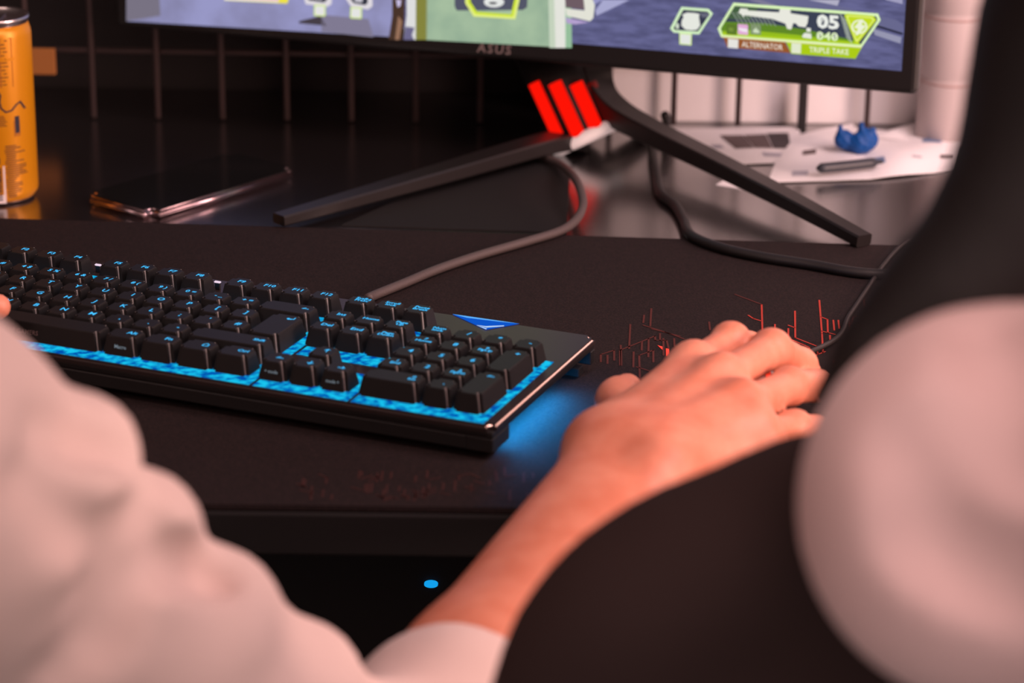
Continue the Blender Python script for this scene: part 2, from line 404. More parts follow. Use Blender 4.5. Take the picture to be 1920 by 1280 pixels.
for xa, xb in ((-.1, 3.6), ): pass
# clear switch housings poking up in the lit gaps
# keycaps ------------------------------------------------------------
CAPS = {}
def capmesh(w, d=1.0, hgt=.0107):
    k = (round(w, 3), d, hgt)
    if k in CAPS: return CAPS[k]
    bw, bd = w*U-.00085, d*U-.00085; r, l, f, b = .0022, .0022, .0024, .0013
    bm = bmesh.new()
    B = [(-bw+r, -f, -hgt), (r, -f, -hgt), (r, bd-f, -hgt), (-bw+r, bd-f, -hgt)]; Tp = [(-bw+r+l, 0, 0), (0, 0, 0), (0, bd-f-b, .0), (-bw+r+l, bd-f-b, .0)]
    vb = [bm.verts.new(p) for p in B]; vt = [bm.verts.new(p) for p in Tp]
    bm.faces.new(vb[::-1]); bm.faces.new(vt)
    for i in range(4): bm.faces.new((vb[i], vb[(i+1)%4], vt[(i+1)%4], vt[i]))
    bmesh.ops.bevel(bm, geom=[e for e in bm.edges if abs(e.verts[0].co.z-e.verts[1].co.z) > .001], offset=.0024, segments=7, affect='EDGES')
    bmesh.ops.bevel(bm, geom=[e for e in bm.edges if min(e.verts[0].co.z, e.verts[1].co.z) > -.0002], offset=.00045, segments=2, affect='EDGES')
    bmesh.ops.recalc_face_normals(bm, faces=bm.faces)
    me = bpy.data.meshes.new('keycap'); bm.normal_update(); bm.to_mesh(me); bm.free(); me.materials.append(KEYM); me.materials.append(KEYEDGE)
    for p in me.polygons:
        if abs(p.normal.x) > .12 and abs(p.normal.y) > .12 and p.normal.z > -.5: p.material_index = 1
    CAPS[k] = me; return me
BLUE = glow((70,190,255), 1.25); BLUEW = glow((150,210,255), 1.0); DIMW = glow((120,130,140), .8)
LEG = {}
def legend(cap, txt, w, small=False, d=1.0, mode='b'):
    n = txt.count('\n')+1; L = max(len(x) for x in txt.split('\n'))
    size = .0060 if L <= 1 else (.0052 if L <= 3 else .0042)
    if n > 1: size = .0041
    V, Fc = text_mesh(txt, size, .00008)
    bw, bd = w*U-.00085-.0044, d*U-.0046
    cx = -min(bw*.5, .0055); cy = bd-.0062 if mode == 'b' else bd*.45
    obj('legend', [(x+cx, y+cy, .00012) for x, y, z in V], Fc, BLUE, cap)
def front_text(cap, txt, size, m, w, cx=None, sp=1.0):
    V, Fc = text_mesh(txt, size, .00005, 'CENTER', sp)
    # the front face leans back
    sl = .0024/.0107; cx = -(w*U-.005)/2 if cx is None else cx
    ob = obj('front_legend', [(x+cx, -.0024+sl*(.0052+y)-.0003, -.0107+.0052+y) for x, y, z in V], Fc, m, cap)
OFF = Geo()
def key(X, row, w, txt='', d=1.0, mode='b', front=None):
    """X: right edge in key units; row: lower edge in key units"""
    vis = X > 4.4-(.0 if row < 3 else 1.2)
    me = capmesh(w, d)
    if not vis:
        OFF.add([(v.co.x+X*U, v.co.y+row*U, v.co.z+kz(0)) for v in me.vertices], [tuple(p.vertices) for p in me.polygons], KEYM); return
    k = bpy.data.objects.new('keycap', me); link(k, KB); k.location = (X*U, row*U, kz(0))
    if txt: legend(k, txt, w, d=d, mode=mode)
    if front: front_text(k, *front)
    return k
def row(x, r, items):
    for it in items:
        w = it[1]; x += w
        if it[0] is not None: key(x, r, w, it[0], mode=it[2] if len(it) > 2 else 'b', front=it[3] if len(it) > 3 else None)
FR = 5.477
row(0, FR, [('Esc',1),(None,1),('F1',1),('F2',1),('F3',1),('F4',1),(None,.5),('F5',1),('F6',1),('F7',1),('F8',1),(None,.5),('F9',1),('F10',1),('F11',1),('F12',1)])
row(15.25, FR, [('SysRq\nPrtSc',1),('Scroll\nlock',1),('Pause\nBreak',1)])
row(0, 4, [('~',1),('1 !',1),('2 @',1),('3 #',1,'b',('III',.0026,BLUEW,1)),('4 $',1,'b',('IV',.0026,BLUEW,1)),('5 %',1,'b',('V',.0026,BLUEW,1)),('6 &',1,'b',('Default',.0026,BLUEW,1)),('7 /',1,'b',('*',.0026,BLUEW,1)),('8 (',1),('9 )',1),('0 =',1),('- _',1),('+ =',1),('\u2190',2)])
row(0, 3, [('Tab',1.5)]+[(c,1) for c in 'QWERTYUIOP[]'])
row(0, 2, [('Caps',1.75)]+[(c,1) for c in "ASDFGHJKL;'#"])
row(0, 1, [('Shift',1.25)]+[(c,1) for c in "<ZXCVBNM,.-"]+[('Shift',2.75)])
row(0, 0, [('Ctrl',1.25),('Win',1.25),('Alt',1.25),(' ',6.25,'b',('REPUBLIC OF GAMERS',.0036,mat('grey_print', (.16,.11,.105), .6, .3),6.25,-.058,1.08)),('Alt',1.25,'b',('Macro',.0030,DIMW,1.25,-.0082)),('Fn',1.25),('\u2302',1.25),('Ctrl',1.25)])
key(15, 2, 1.25, '\u21b5', 2.0)
k = capmesh(.5); 
row(15.25, 4, [('Ins',1),('Home',1),('Page\nUp',1)]); row(15.25, 3, [('Del',1),('End',1),('Page\nDown',1)])
row(16.25, 1, [('\u2191',1)])
row(15.25, 0, [('\u2190',1,'f',('+ mode',.0026,DIMW,1)),('\u2193',1,'f'),('\u2192',1,'f',('mode +',.0026,DIMW,1))])
row(18.5, 4, [('Num\nlock',1),('/',1),('*',1),('-',1)])
row(18.5, 3, [('7\nHome',1),('8',1),('9\nPgUp',1)]); row(18.5, 2, [('4',1),('5',1),('6',1)]); row(18.5, 1, [('1\nEnd',1),('2',1),('3\nPgDn',1)])
row(18.5, 0, [('0\nIns',2),('.',1)])
key(22.5, 2, 1, '+', 2.0); key(22.5, 0, 1, '\u2190', 2.0)
off = OFF.build('keycap', KB); off['kind'] = 'stuff'
# status lights, logo window, pale light bars
for x in (20.19, 21.2, 22.22): lathe('indicator_light', [(.0007, PZ+.0001), (.0007, PZ+.0006), (.0003, PZ+.0008)], glow((235,200,245), 1.1), KB, 12, (x*U-.0022, 5.36*U+.004, 0))
def kloc(u, v, zl):                                           # keyboard-local point on the plate
    Kc = RW.T@(CP-KO); d = RW.T@ray(u, v); z = zl+ZB; return (Kc+d*((z-Kc[2])/d[2]))-np.array([0, 0, ZB])
for u, v in ((184, 495), (408, 527)):
    q = kloc(u, v, PZ+.0055); box('light_bar', (q[0]-.0022, q[1]-.0010, PZ+.0045), (q[0]+.0022, q[1]+.0010, PZ+.0055), glow((240,215,235), 1.0), KB, .0004, 1); box('light_bar_stem', (q[0]-.0016, q[1]-.0008, PZ), (q[0]+.0016, q[1]+.0008, PZ+.0045), BLACK, KB)
g = Geo(); zz = PZ+.0003
A, B_, C_ = kloc(848, 589, zz), kloc(974, 607, zz), kloc(911, 618, zz); D_ = kloc(895, 612, zz)
Wp = A*.0+B_*.0
g.poly([A, B_, C_][::-1], glow((15,85,200), 1.0)); up = np.array([0,0,.0002])
g.poly([A+up, B_+up, A*.22+B_*.70+C_*.08+up, A*.70+B_*.14+C_*.16+up][::-1], glow((95,175,250), 1.0))
e1, e2, e3 = kloc(895, 611, zz), kloc(944, 612, zz), kloc(913, 616.5, zz)
g.poly([kloc(895,610.2,zz)+2*up, kloc(910,612.5,zz)+2*up, kloc(945,611,zz)+2*up, kloc(945,612.6,zz)+2*up, kloc(912,615,zz)+2*up], glow((190,220,250), 1.0))
g.poly([kloc(893,610.5,zz)+2*up, kloc(896,611,zz)+2*up, kloc(913,617,zz)+2*up, kloc(911,618.3,zz)+2*up], glow((190,220,250), 1.0))
lw = g.build('logo_window', KB); lw['label'] = 'blue lit triangular window on the top plate'
# light under the right end
def side_glow():
    L = bpy.data.lights.new('side_light', 'AREA'); L.shape = 'RECTANGLE'; L.size = 4.4*U; L.size_y = .004; L.energy = .2; L.color = (.0, .37, 1.0)
    o = bpy.data.objects.new('side_light', L); link(o, KB); o.location = (22.62*U, 3.3*U, .0110)
    z = Vector((-.40, 0, .917)); x = Vector((0, 1, 0)); y = z.cross(x)
    o.rotation_euler = Matrix((x, y, z)).transposed().to_euler()
side_glow()
# cable
pts = [atz(690,559,.006), atz(703,553,.004), atz(760,530,.004), atz(820,505,.004), atz(900,478,.004), atz(990,452,.004), atz(1050,433,.004), atz(1080,412,.006), atz(1093,385,.010), atz(1088,355,.014), atz(1075,330,.012), atz(1050,308,.004), atz(1010,290,.002)]
KBI = np.linalg.inv(np.array(RW)); kb0 = np.array(KB.location)
pts = [RW.T@(np.array(p)-kb0) for p in pts]
tube('cable', pts, .0031, mat('braided_cable', (.075,.055,.052), .55, .5, bump=(1500, .6, .0006)), KB, 10, 8)

# ================================================================== monitor
th = math.radians(17.4); EX = np.array([math.cos(th), -math.sin(th), 0]); NM = np.array([-math.sin(th), -math.cos(th), 0]); EZ = np.array([0, 0, 1.0])
P0 = np.array([.18244559, .4517060, .0800])
def spx(u, v):                                                # pixel on the screen plane -> monitor-local (x, z)
    r = ray(u, v); q = CP+r*(((P0-CP)@NM)/(r@NM)); return ((q-P0)@EX, q[2])
MON = empty('monitor', (P0[0], P0[1], -.003), (0, 0, -th), 'black monitor showing a game, its underside over the red-lit stand', 'monitor')
MZ = .003
def mloc(p): d = np.array(p)-np.array([P0[0], P0[1], -.003]); return np.array([d@EX, d@-NM, d[2]])
cx = (-.3119+.2848)/2; HW = .2985
zb = .0815+MZ; zt = zb+.366
bm = bmesh.new(); box_bm(bm, (cx-HW-.0115, .001, zb), (cx+HW+.0115, .016, zt), .0045, 3)
from_bm('bezel', bm, mat('bezel_plastic', (.010,.009,.009), .42, .4), MON)
bm = bmesh.new(); box_bm(bm, (cx-.25, .0165, zb+.02), (cx+.25, .055, zt-.03), .015, 4)
from_bm('rear_housing', bm, BLACKM, MON, origin=None)
# the picture on the screen
g = Geo(); LAYER = [0]
zs0 = spx(960, 78)[1]+MZ
def scr(pts, rgb, k=1.0, lift=1, m=None):
    q = [spx(u, v) for u, v in pts]
    A = sum(q[i][0]*q[(i+1) % len(q)][1]-q[(i+1) % len(q)][0]*q[i][1] for i in range(len(q)))
    if A < 0: q = q[::-1]
    g.poly([(x, .0008-.00006*lift, z+MZ) for x, z in q], m or glow(rgb, k))
slope = .0764
SX0, SX1 = cx-HW+.0002, cx+HW-.0002; SZ0 = spx(1690, 133)[1]+MZ-.0003; SZ1 = SZ0+.336
ground = glow_noise('screen_ground', (84,84,122), (104,104,148), 55, 1.0, (1, 1, 4)); lav = glow_noise('screen_haze', (132,130,166), (152,152,198), 22, 1.0)
grn = glow_noise('screen_green', (146,172,148), (166,190,160), 30, 1.0)
g.poly([(SX0, .0008, SZ0), (SX1, .0008, SZ0), (SX1, .0008, SZ1), (SX0, .0008, SZ1)], ground)
TOP = -700
scr([(236,TOP),(742,TOP),(742,70),(236,40)], None, m=lav, lift=1)
scr([(236,TOP),(262,TOP),(300,30),(236,40)], (120,114,130), lift=2)
scr([(560,44),(612,49),(600,30),(585,34),(560,40)], (70,62,70), lift=2); scr([(602,28),(690,36),(700,70),(602,60)], (128,122,146), lift=2)
scr([(735,TOP),(762,TOP),(758,40),(754,75),(728,75),(735,30)], (72,52,42), lift=3); scr([(742,0),(752,0),(750,12),(745,14)], (200,190,225), lift=4)
scr([(746,30),(754,40),(748,75),(740,75)], (150,112,90), lift=4)
scr([(762,TOP),(790,TOP),(780,75),(756,75),(762,30)], (222,222,222), lift=4); scr([(760,50),(777,52),(772,66),(776,75),(756,75)], (110,105,140), lift=5)
scr([(784,TOP),(812,TOP),(800,75),(779,75)], (132,132,62), lift=5)
scr([(800,TOP),(1060,TOP),(1070,90),(798,75)], None, m=grn, lift=5)
scr([(1022,TOP),(1056,TOP),(1060,90),(1040,90)], (228,228,220), lift=6); scr([(1012,TOP),(1024,TOP),(1042,90),(1030,90)], (196,210,188), lift=6)
scr([(1056,TOP),(1062,TOP),(1072,90),(1060,90)], (150,190,155), lift=6)
scr([(852,-30),(990,-30),(988,14),(980,19),(856,20),(852,12)], (84,86,104), lift=6)
def ring(P, Q, rgb, lift, k=1.0):
    n = len(P)
    for i in range(n): scr([P[i], P[(i+1) % n], Q[(i+1) % n], Q[i]], rgb, k, lift)
HX = [(872,-20),(886,-42),(962,-36),(976,-10),(966,36),(888,31),(872,6)]; HI = [(882,-18),(892,-34),(955,-30),(966,-9),(958,27),(894,22),(882,4)]
ring(HX, HI, (205,226,45), 8); HJ = [((a[0]+b[0])/2, (a[1]+b[1])/2) for a, b in zip(HX, HI)]; ring(HX, HJ, (228,240,130), 9)
scr([(926+19*math.cos(a), 4+10*math.sin(a)) for a in np.linspace(0, 6.28, 20)[:-1]], (228,230,228), lift=8)
scr([(924+8*math.cos(a), 6+2.6*math.sin(a)) for a in np.linspace(0, 6.28, 14)[:-1]], (90,90,96), lift=9)
scr([(1058,-30),(1100,-30),(1115,10),(1112,34),(1106,40),(1062,30),(1060,16),(1096,20),(1092,0),(1058,-6)], (226,226,214), lift=7)
scr([(1058,-30),(1092,-20),(1096,18),(1060,14)], (110,92,100), lift=8); scr([(1060,33),(1104,42),(1078,46),(1062,44)], (180,160,206), lift=7)
scr([(1180,0),(1118,30),(1116,20),(1130,0)], (168,168,206), lift=3); scr([(1120,TOP),(1210,TOP),(1130,0),(1112,10)], (150,150,196), lift=3)
scr([(1515,0),(1574,0),(1570,11)], (176,174,196), lift=3); scr([(1410,-2),(1520,-2),(1680,38),(1692,46),(1692,64),(1640,50)], (104,104,142), lift=2)
scr([(1640,46),(1692,62),(1692,66),(1640,50)], (36,36,54), lift=3); scr([(1636,54),(1690,70),(1688,82),(1640,66)], (150,150,176), lift=3); scr([(1660,0),(1692,8),(1692,-20),(1650,-20)], (160,158,190), lift=3)
scr([(1400,0),(1460,16),(1456,10),(1424,0)], (128,124,150), lift=3)
# pink and yellow bar, two small tiles with white keys
scr([(420,-12),(545,-12),(538,7),(420,1)], (238,225,70), lift=4); scr([(420,-12),(524,-12),(522,2),(420,-3)], (236,176,214), lift=5); scr([(420,-3),(520,3),(522,5),(420,0)], (240,238,235), lift=6)
for a, b in (((563,-30),(622,-24)), ((638,-25),(700,-18))):
    x = a[0]; y = a[1]
    O = [(x,y+8),(x+14,y-12),(x+62,y-8),(x+58,y+38),(x+50,y+43),(x+10,y+38)] if x < 600 else [(x,y+8),(x+10,y-12),(x+60,y-6),(x+60,y+37),(x+52,y+43),(x+20,y+38)]
    I = [(x+8,y+10),(x+18,y-4),(x+54,y-2),(x+50,y+30),(x+44,y+35),(x+15,y+31)] if x < 600 else [(x+10,y+10),(x+16,y-4),(x+52,y-1),(x+51,y+31),(x+46,y+35),(x+24,y+31)]
    scr(I, (52,52,66), lift=5); ring(O, I, (222,216,222), 6); scr([(x+28,y+12),(x+46,y+10),(x+40,y+30),(x+26,y+28)], (200,196,206), lift=6)
for x, y in ((599,20), (667,24.5)):
    for e, c, l in ((2.2,(206,230,120),7), (0,(228,228,226),8)):
        scr([(x-8-e,y-9-e),(x+9+e,y-8-e),(x+9+e,y+7+e),(x+7+e,y+9+e),(x-7-e,y+8+e),(x-9-e,y+6+e)], c, lift=l)
# right-hand panel
def h(x, y): return (1200+x/3.4286, y/3.4286)
def hp(*p): return [h(x, y) for x, y in p]
LI = hp((192,185),(265,45),(440,58),(468,88),(380,222),(215,210)); LJ = hp((214,183),(276,63),(432,75),(448,92),(372,204),(224,194))
ring(LI, LJ, (214,242,196), 5); scr(LJ, (56,58,78), lift=5)
scr(hp((270,95),(300,82),(345,84),(380,90),(378,112),(386,165),(365,192),(330,196),(290,190),(265,165),(268,130),(280,112)), (230,232,224), lift=6)
scr(hp((228,160),(240,148),(250,160),(246,188),(232,184)), (214,226,206), lift=6)
for x in (382,396,410,424): scr(hp((x,84),(x+5,84),(x+25,112),(x+20,112)), (150,150,170), lift=6)
for e, c, l in ((6,(206,232,130),6), (0,(228,230,226),7)): scr(hp((258-e,218-e),(326+e,224-e),(324+e,287+e),(258-e,280+e)), c, lift=l)
PO = hp((498,185),(600,18),(1530,88),(1546,130),(1425,304),(520,238)); PI_ = hp((518,184),(608,38),(1518,106),(1526,130),(1418,288),(530,224))
ring(PO, PI_, (220,246,186), 6); scr(PI_, (60,66,84), lift=5)
scr(hp((518,184),(545,140),(800,150),(1060,190),(1380,260),(1418,288),(530,224)), (96,136,40), lift=6); scr(hp((526,200),(700,195),(1010,225),(1390,268),(1418,288),(530,224)), (150,190,30), lift=7)
scr(hp((526,214),(1050,252),(1415,280),(1418,290),(530,226)), (186,214,40), lift=8)
scr(hp((560,120),(608,40),(760,52),(700,130)), (70,96,66), lift=6)
for k in range(10): scr(hp((590+k*26,78+k*2),(596+k*26,78+k*2),(640+k*26,150+k*2),(634+k*26,150+k*2)), (150,160,150), lift=7)
for k in range(9): scr(hp((1280+k*5,90+k*18),(1287+k*5,90+k*18),(1330+k*5,140+k*18),(1323+k*5,140+k*18)), (170,180,170), lift=8)
scr(hp((632,82),(645,54),(692,58),(694,68),(893,80),(900,58),(966,62),(968,86),(1082,104),(1076,150),(1062,176),(1020,170),(1000,150),(984,150),(972,190),(946,186),(934,152),(850,122),(672,98),(666,112),(655,96)), (232,232,222), lift=9)
scr(hp((1312,98),(1330,88),(1500,102),(1520,130),(1396,286),(1380,270)), (196,220,36), lift=9)
ring(hp((1326,106),(1336,98),(1492,110),(1506,130),(1396,270),(1386,262)), hp((1336,112),(1342,106),(1486,118),(1496,132),(1396,256),(1390,250)), (226,240,120), 10)
a_ = np.linspace(0, 6.2832, 19)[:-1]
ring([h(1410+52*math.cos(a), 172+46*math.sin(a)) for a in a_], [h(1410+40*math.cos(a), 172+35*math.sin(a)) for a in a_], (234,240,210), 11)
scr(hp((1420,124),(1436,128),(1424,160),(1452,166),(1398,228),(1384,222),(1402,184),(1376,178)), (236,242,216), lift=12)
for x, c in ((555,(92,120,44)), (628,(226,170,214)), (710,(130,148,112))): scr(hp((x,154),(x+66,160),(x+66,226),(x,220)), c, lift=9)
scr(hp((632,178),(690,186),(690,208),(660,204),(632,190)), (240,230,240), lift=10); scr(hp((726,196),(744,178),(768,204),(762,214),(728,210)), (206,220,190), lift=10); scr(hp((570,176),(600,180),(600,204),(570,200)), (120,146,60), lift=10)
scr(hp((1070,178),(1098,182),(1096,206),(1070,204)), (230,232,222), lift=9); scr(hp((1042,230),(1056,212),(1100,216),(1102,250),(1046,242)), (230,232,222), lift=9)
scr(hp((535,240),(930,268),(968,342),(560,304)), (152,88,46), lift=9); scr(hp((938,270),(1425,306),(1385,378),(972,346)), (172,204,24), lift=9); scr(hp((520,232),(1425,300),(1425,308),(522,240)), (236,236,180), lift=10)
scr(hp((566,248),(632,254),(630,312),(564,306)), (230,228,222), lift=11); scr(hp((974,276),(1036,281),(1033,345),(972,340)), (226,232,206), lift=11)
def stext(txt, x0, x1, yc0, yc1, hgt, rgb, bold=.0, lift=13):
    V, Fc = text_mesh(txt, 1.0, bold, 'LEFT'); V = np.array(V); V = V-V.min(0); V[:, 0] /= V[:, 0].max(); V[:, 1] = V[:, 1]/V[:, 1].max()-.5
    out = []
    for x, y, z in V:
        u, v = h(x0+(x1-x0)*x, yc0+(yc1-yc0)*x-hgt*y); q = spx(u, v); out.append((q[0], .0008-.00006*lift, q[1]+MZ))
    g.add(out, Fc, glow(rgb))
stext('ALTERNATOR', 654, 918, 283, 305, 36, (238,228,214), .006); stext('TRIPLE TAKE', 1088, 1342, 318, 335, 36, (240,240,220), .006)
stext('05', 1136, 1280, 136, 146, 92, (236,238,232), .04); stext('040', 1134, 1274, 228, 238, 56, (222,240,190), .025)
for p, q in (((1150,168),(1186,106)), ((1142,246),(1166,212)), ((1240,252),(1264,220))):
    scr(hp((p[0]-4,p[1]),(p[0]+5,p[1]),(q[0]+4,q[1]),(q[0]-5,q[1])), (236,238,232), lift=14)
si = g.build('screen', MON); si['label'] = 'lit screen with a shooter game and its ammunition panel'
V, Fc = text_mesh('ASUS', .0098, .0002, 'CENTER', 1.25, .15); lx, lz = spx(925, 93)
obj('maker_logo', [(x+lx, .00085, y+lz+MZ) for x, y, z in V], Fc, mat('logo_grey', (.20,.155,.15), .45, .5), MON)
# stand: ribbed hub with red light, three legs
STD = MON
def mtube(name, pts, rad, m, parent, n=12): return tube(name, [mloc(p) for p in pts], rad, m, parent, n, 10)
hb = at(1100, 262, 2.035); 
ht = hb+np.array([-.018, .004, .062])
bt = at(1110, 250, 2.03)
def hubpt(u, v, d): return at(u, v, d)
# tilted hub: black core with three red light tubes and a pale lower rim
c0 = at(1099, 250, 2.045); c1 = at(1040, 120, 2.045)
V, Fc = tube_geo([mloc(c0+(c1-c0)*t) for t in (-.03, .3, .7, 1.3)], .0265, 28); obj('stand_hub', V, Fc, BLACK, MON, True)
ax_ = (c1-c0)/np.linalg.norm(c1-c0); sd = np.cross(ax_, ray(1090, 200)); sd /= np.linalg.norm(sd)
if sd[0] < 0: sd = -sd
fw = np.cross(sd, ax_); fw = -fw if fw[1] > 0 else fw
redL = glow((255,20,6), 1.0); redD = mat('red_lens', (.35,.02,.015), .35, .5)
def onhub(ang, t, r=.0270): return c0+(c1-c0)*t+r*(math.sin(ang)*sd+math.cos(ang)*fw)
for a, te in ((-.84, .86), (-.22, .74), (.34, .62)):
    V, Fc = tube_geo([mloc(onhub(a, t, .0262)) for t in np.linspace(-.02, te, 7)], .0056, 10); obj('light_tube', V, Fc, redL, MON, True)['label'] = 'glowing red light tube on the stand hub'
V, Fc = tube_geo([mloc(onhub(.84, t, .0250)) for t in np.linspace(.05, .56, 7)], .0052, 10); obj('light_tube', V, Fc, redD, MON, True)
V, Fc = tube_geo([mloc(onhub(a, -.05-.02*math.cos(a), .0275)) for a in np.linspace(-1.15, 1.35, 16)], .0052, 10); obj('hub_rim', V, Fc, mat('pale_rim', (.85,.80,.78), .4, .5, emit=(.8,.62,.6), estr=.25), MON, True)['label'] = 'pale lit rim around the foot of the hub'
def blade(name, pts, w, hgt, m):
    """leg of rectangular section; w, hgt as functions of t"""
    P = spline(pts, 10); V = []; Fc = []; N = len(P)
    for i, p in enumerate(P):
        t = P[min(i+1, N-1)]-P[max(i-1, 0)]; t /= np.linalg.norm(t); s = np.cross(t, EZ); s /= np.linalg.norm(s); q = i/(N-1); W_ = w(q)/2; H_ = hgt(q)
        up = np.cross(s, t); b = .0012
        for a, c in ((-W_+b, 0), (W_-b, 0), (W_, b), (W_, H_-b), (W_-b, H_), (-W_+b, H_), (-W_, H_-b), (-W_, b)): V.append(mloc(p+s*a+up*(c-H_)))
    for i in range(N-1):
        for k in range(8): Fc.append((i*8+k, i*8+(k+1)%8, (i+1)*8+(k+1)%8, (i+1)*8+k))
    Fc.append(tuple(range(8))[::-1]); Fc.append(tuple((N-1)*8+k for k in range(8)))
    return obj(name, V, Fc, m, MON)
legm = mat('stand_leg_metal', (.014,.011,.011), .38, .5)
tip = atz(1622, 440, .009); 
blade('stand_leg', [at(1120, 120, 2.03), at(1132, 160, 2.028), at(1162, 195, 2.02), at(1225, 232, 1.995), at(1330, 285, 1.945), at(1480, 362, 1.868), tip], lambda t: .026-.013*t, lambda t: .020-.0115*t, legm)
tipl = atz(522, 402, .0090)
blade('stand_leg', [atz(1080, 250, .010), atz(1030, 254, .0165), atz(840, 309, .0155), atz(680, 356, .0122), tipl], lambda t: .026-.013*t, lambda t: .013-.0055*t, legm)
bk = c0+np.array([.05, .085, 0]); bk[1] = min(bk[1], .565); bk[2] = .008
blade('stand_leg', [c0+np.array([0,.01,.02]), (c0+bk)/2+np.array([0,0,.012]), bk], lambda t: .024-.008*t, lambda t: .018-.0075*t, legm)
q0 = mloc(c1+ax_*.02); box('stand_column', (q0[0]-.03, q0[1]-.012, q0[2]-.01), (q0[0]+.03, q0[1]+.02, .36), BLACKM, MON, .006, 3)

# monitor cable on the desk
tag(tube('cable', [atz(1247,216,.022), atz(1250,228,.010), atz(1243,242,.0035), atz(1228,262,.0008), atz(1224,285,.0008), atz(1230,330,.0008), atz(1238,362,.0008), atz(1266,385,.0008), atz(1282,412,.0012), atz(1296,441,.0032), atz(1350,464,.0035), atz(1430,482,.0035), atz(1520,496,.0035), atz(1600,510,.0035), atz(1680,516,.0035), atz(1800,520,.0035)],
    .0036, mat('black_cable', (.014,.012,.012), .5, .4), None, 10, 8, origin=atz(1290,430,.003)), 'black cable running from the wire grid under the right stand leg onto the pad', 'cable')

# ================================================================== can
r0 = .0265; cb = atz(3, 368, -.003)
CAN = empty('drink_can', cb, None, 'orange drink can at the left edge, standing behind the keyboard', 'can')
can_m = mat('orange_can_print', (.70,.27,.002), .38, .5, metal=.25); alu = mat('brushed_aluminium', (.75,.66,.65), .3, .5, metal=1)
lathe('body', [(r0*.84,.0005),(r0*.88,.0022),(r0*.985,.0062),(r0,.009),(r0,.120),(r0*.985,.1225),(r0*.93,.1275)], can_m, CAN, 64)
lathe('bottom_rim', [(r0*.70,.002),(r0*.76,0),(r0*.84,.0003),(r0*.89,.0024),(r0*.86,.0026)], mat('dark_can_base', (.08,.05,.045), .4, .5, metal=.6), CAN, 64)
lathe('top_rim', [(r0*.92,.1272),(r0*.93,.1285),(r0*.965,.1310),(r0*.965,.1325),(r0*.93,.1332),(r0*.90,.1322),(r0*.885,.1295),(r0*.2,.1297)], alu, CAN, 64)
V = []; 
tb = bmesh.new(); box_bm(tb, (-.008,-.012,.1300), (.008,.011,.1312), .0005, 1); from_bm('pull_tab', tb, alu, CAN)
def wrapc(a, z): return (r0*1.004*math.cos(a), r0*1.004*math.sin(a), z)
cg = Geo(); ink = mat('can_ink', (.14,.045,.01), .5, .4); inkd = mat('can_dark_ink', (.02,.016,.03), .5, .4); lab = mat('can_barcode_white', (.80,.70,.68), .5, .4); brown = mat('can_brown_block', (.42,.14,.004), .45, .4)
def cz(v): return (378-v)/352*.134                             # px row at the can -> height
def ca(u): return -math.pi/2+math.asin(max(-.999, min(.999, (u-3)/70.0)))
def patch(u0, u1, v0, v1, m, z=0):
    n = 6; A0, A1 = ca(u0), ca(u1)
    for i in range(n):
        a, b = A0+(A1-A0)*i/n, A0+(A1-A0)*(i+1)/n; k = 1+z
        cg.poly([tuple(np.array(wrapc(q, zz))*np.array([k, k, 1])) for q, zz in ((a, cz(v1)), (b, cz(v1)), (b, cz(v0)), (a, cz(v0)))], m)
patch(-66, 47, 60, 152, brown); patch(-60, 30, 96, 98, can_m, .002); patch(10, 50, 97, 103, can_m, .002)
for i in range(13): patch(-58+(i*7) % 9, 40-(i*5) % 7, 64+i*6.8, 66+i*6.8, ink, .003)
rc = random.Random(5)
for i in range(7): patch(-50, 26+rc.uniform(-8, 8), 205+i*3.6, 206.8+i*3.6, ink, .002)
for i in range(5): patch(-40, 10+rc.uniform(-6, 4), 236+i*4, 238+i*4, ink, .002)
for i in range(24):
    a = 26+rc.uniform(0, 3); patch(a, a+rc.uniform(14, 34), 262+i*4.2, 264.2+i*4.2, ink, .002)
for i in range(3): patch(-16+i*12, -8+i*12, 266, 282, inkd, .002); patch(-14+i*12, -7+i*12, 284, 296, inkd, .002)
patch(-66, 25, 300, 372, lab, .001)
v = 304
while v < 366:
    w = rc.choice([1, 1.6, 2.6]); patch(-50, 19, v, v+w, inkd, .003); v += w+rc.choice([1, 1.5, 2.2])
sq = [(-10,160),(2,163),(10,160),(20,158),(24,166),(22,178),(24,190),(32,198),(42,196),(50,186),(56,182),(62,196)]
for (a, b), (c, d) in zip(sq, sq[1:]):
    n = 4
    for i in range(n):
        u0, v0, u1, v1 = a+(c-a)*i/n, b+(d-b)*i/n, a+(c-a)*(i+1)/n, b+(d-b)*(i+1)/n
        w = 3.0 if a > 6 else 5.0; L = math.hypot(u1-u0, v1-v0)+1e-6; nx, ny = -(v1-v0)/L*w/2, (u1-u0)/L*w/2; ex, ey = (u1-u0)/L, (v1-v0)/L
        cg.poly([tuple(np.array(wrapc(ca(p), cz(q)))*np.array([1.004, 1.004, 1])) for p, q in ((u0-nx-ex, v0-ny-ey), (u1-nx+ex, v1-ny+ey), (u1+nx+ex, v1+ny+ey), (u0+nx-ex, v0+ny-ey))], inkd)
patch(44, 54, 216, 246, brown, .002); patch(46, 53, 208, 240, inkd, .003)
cg.build('printed_label', CAN)

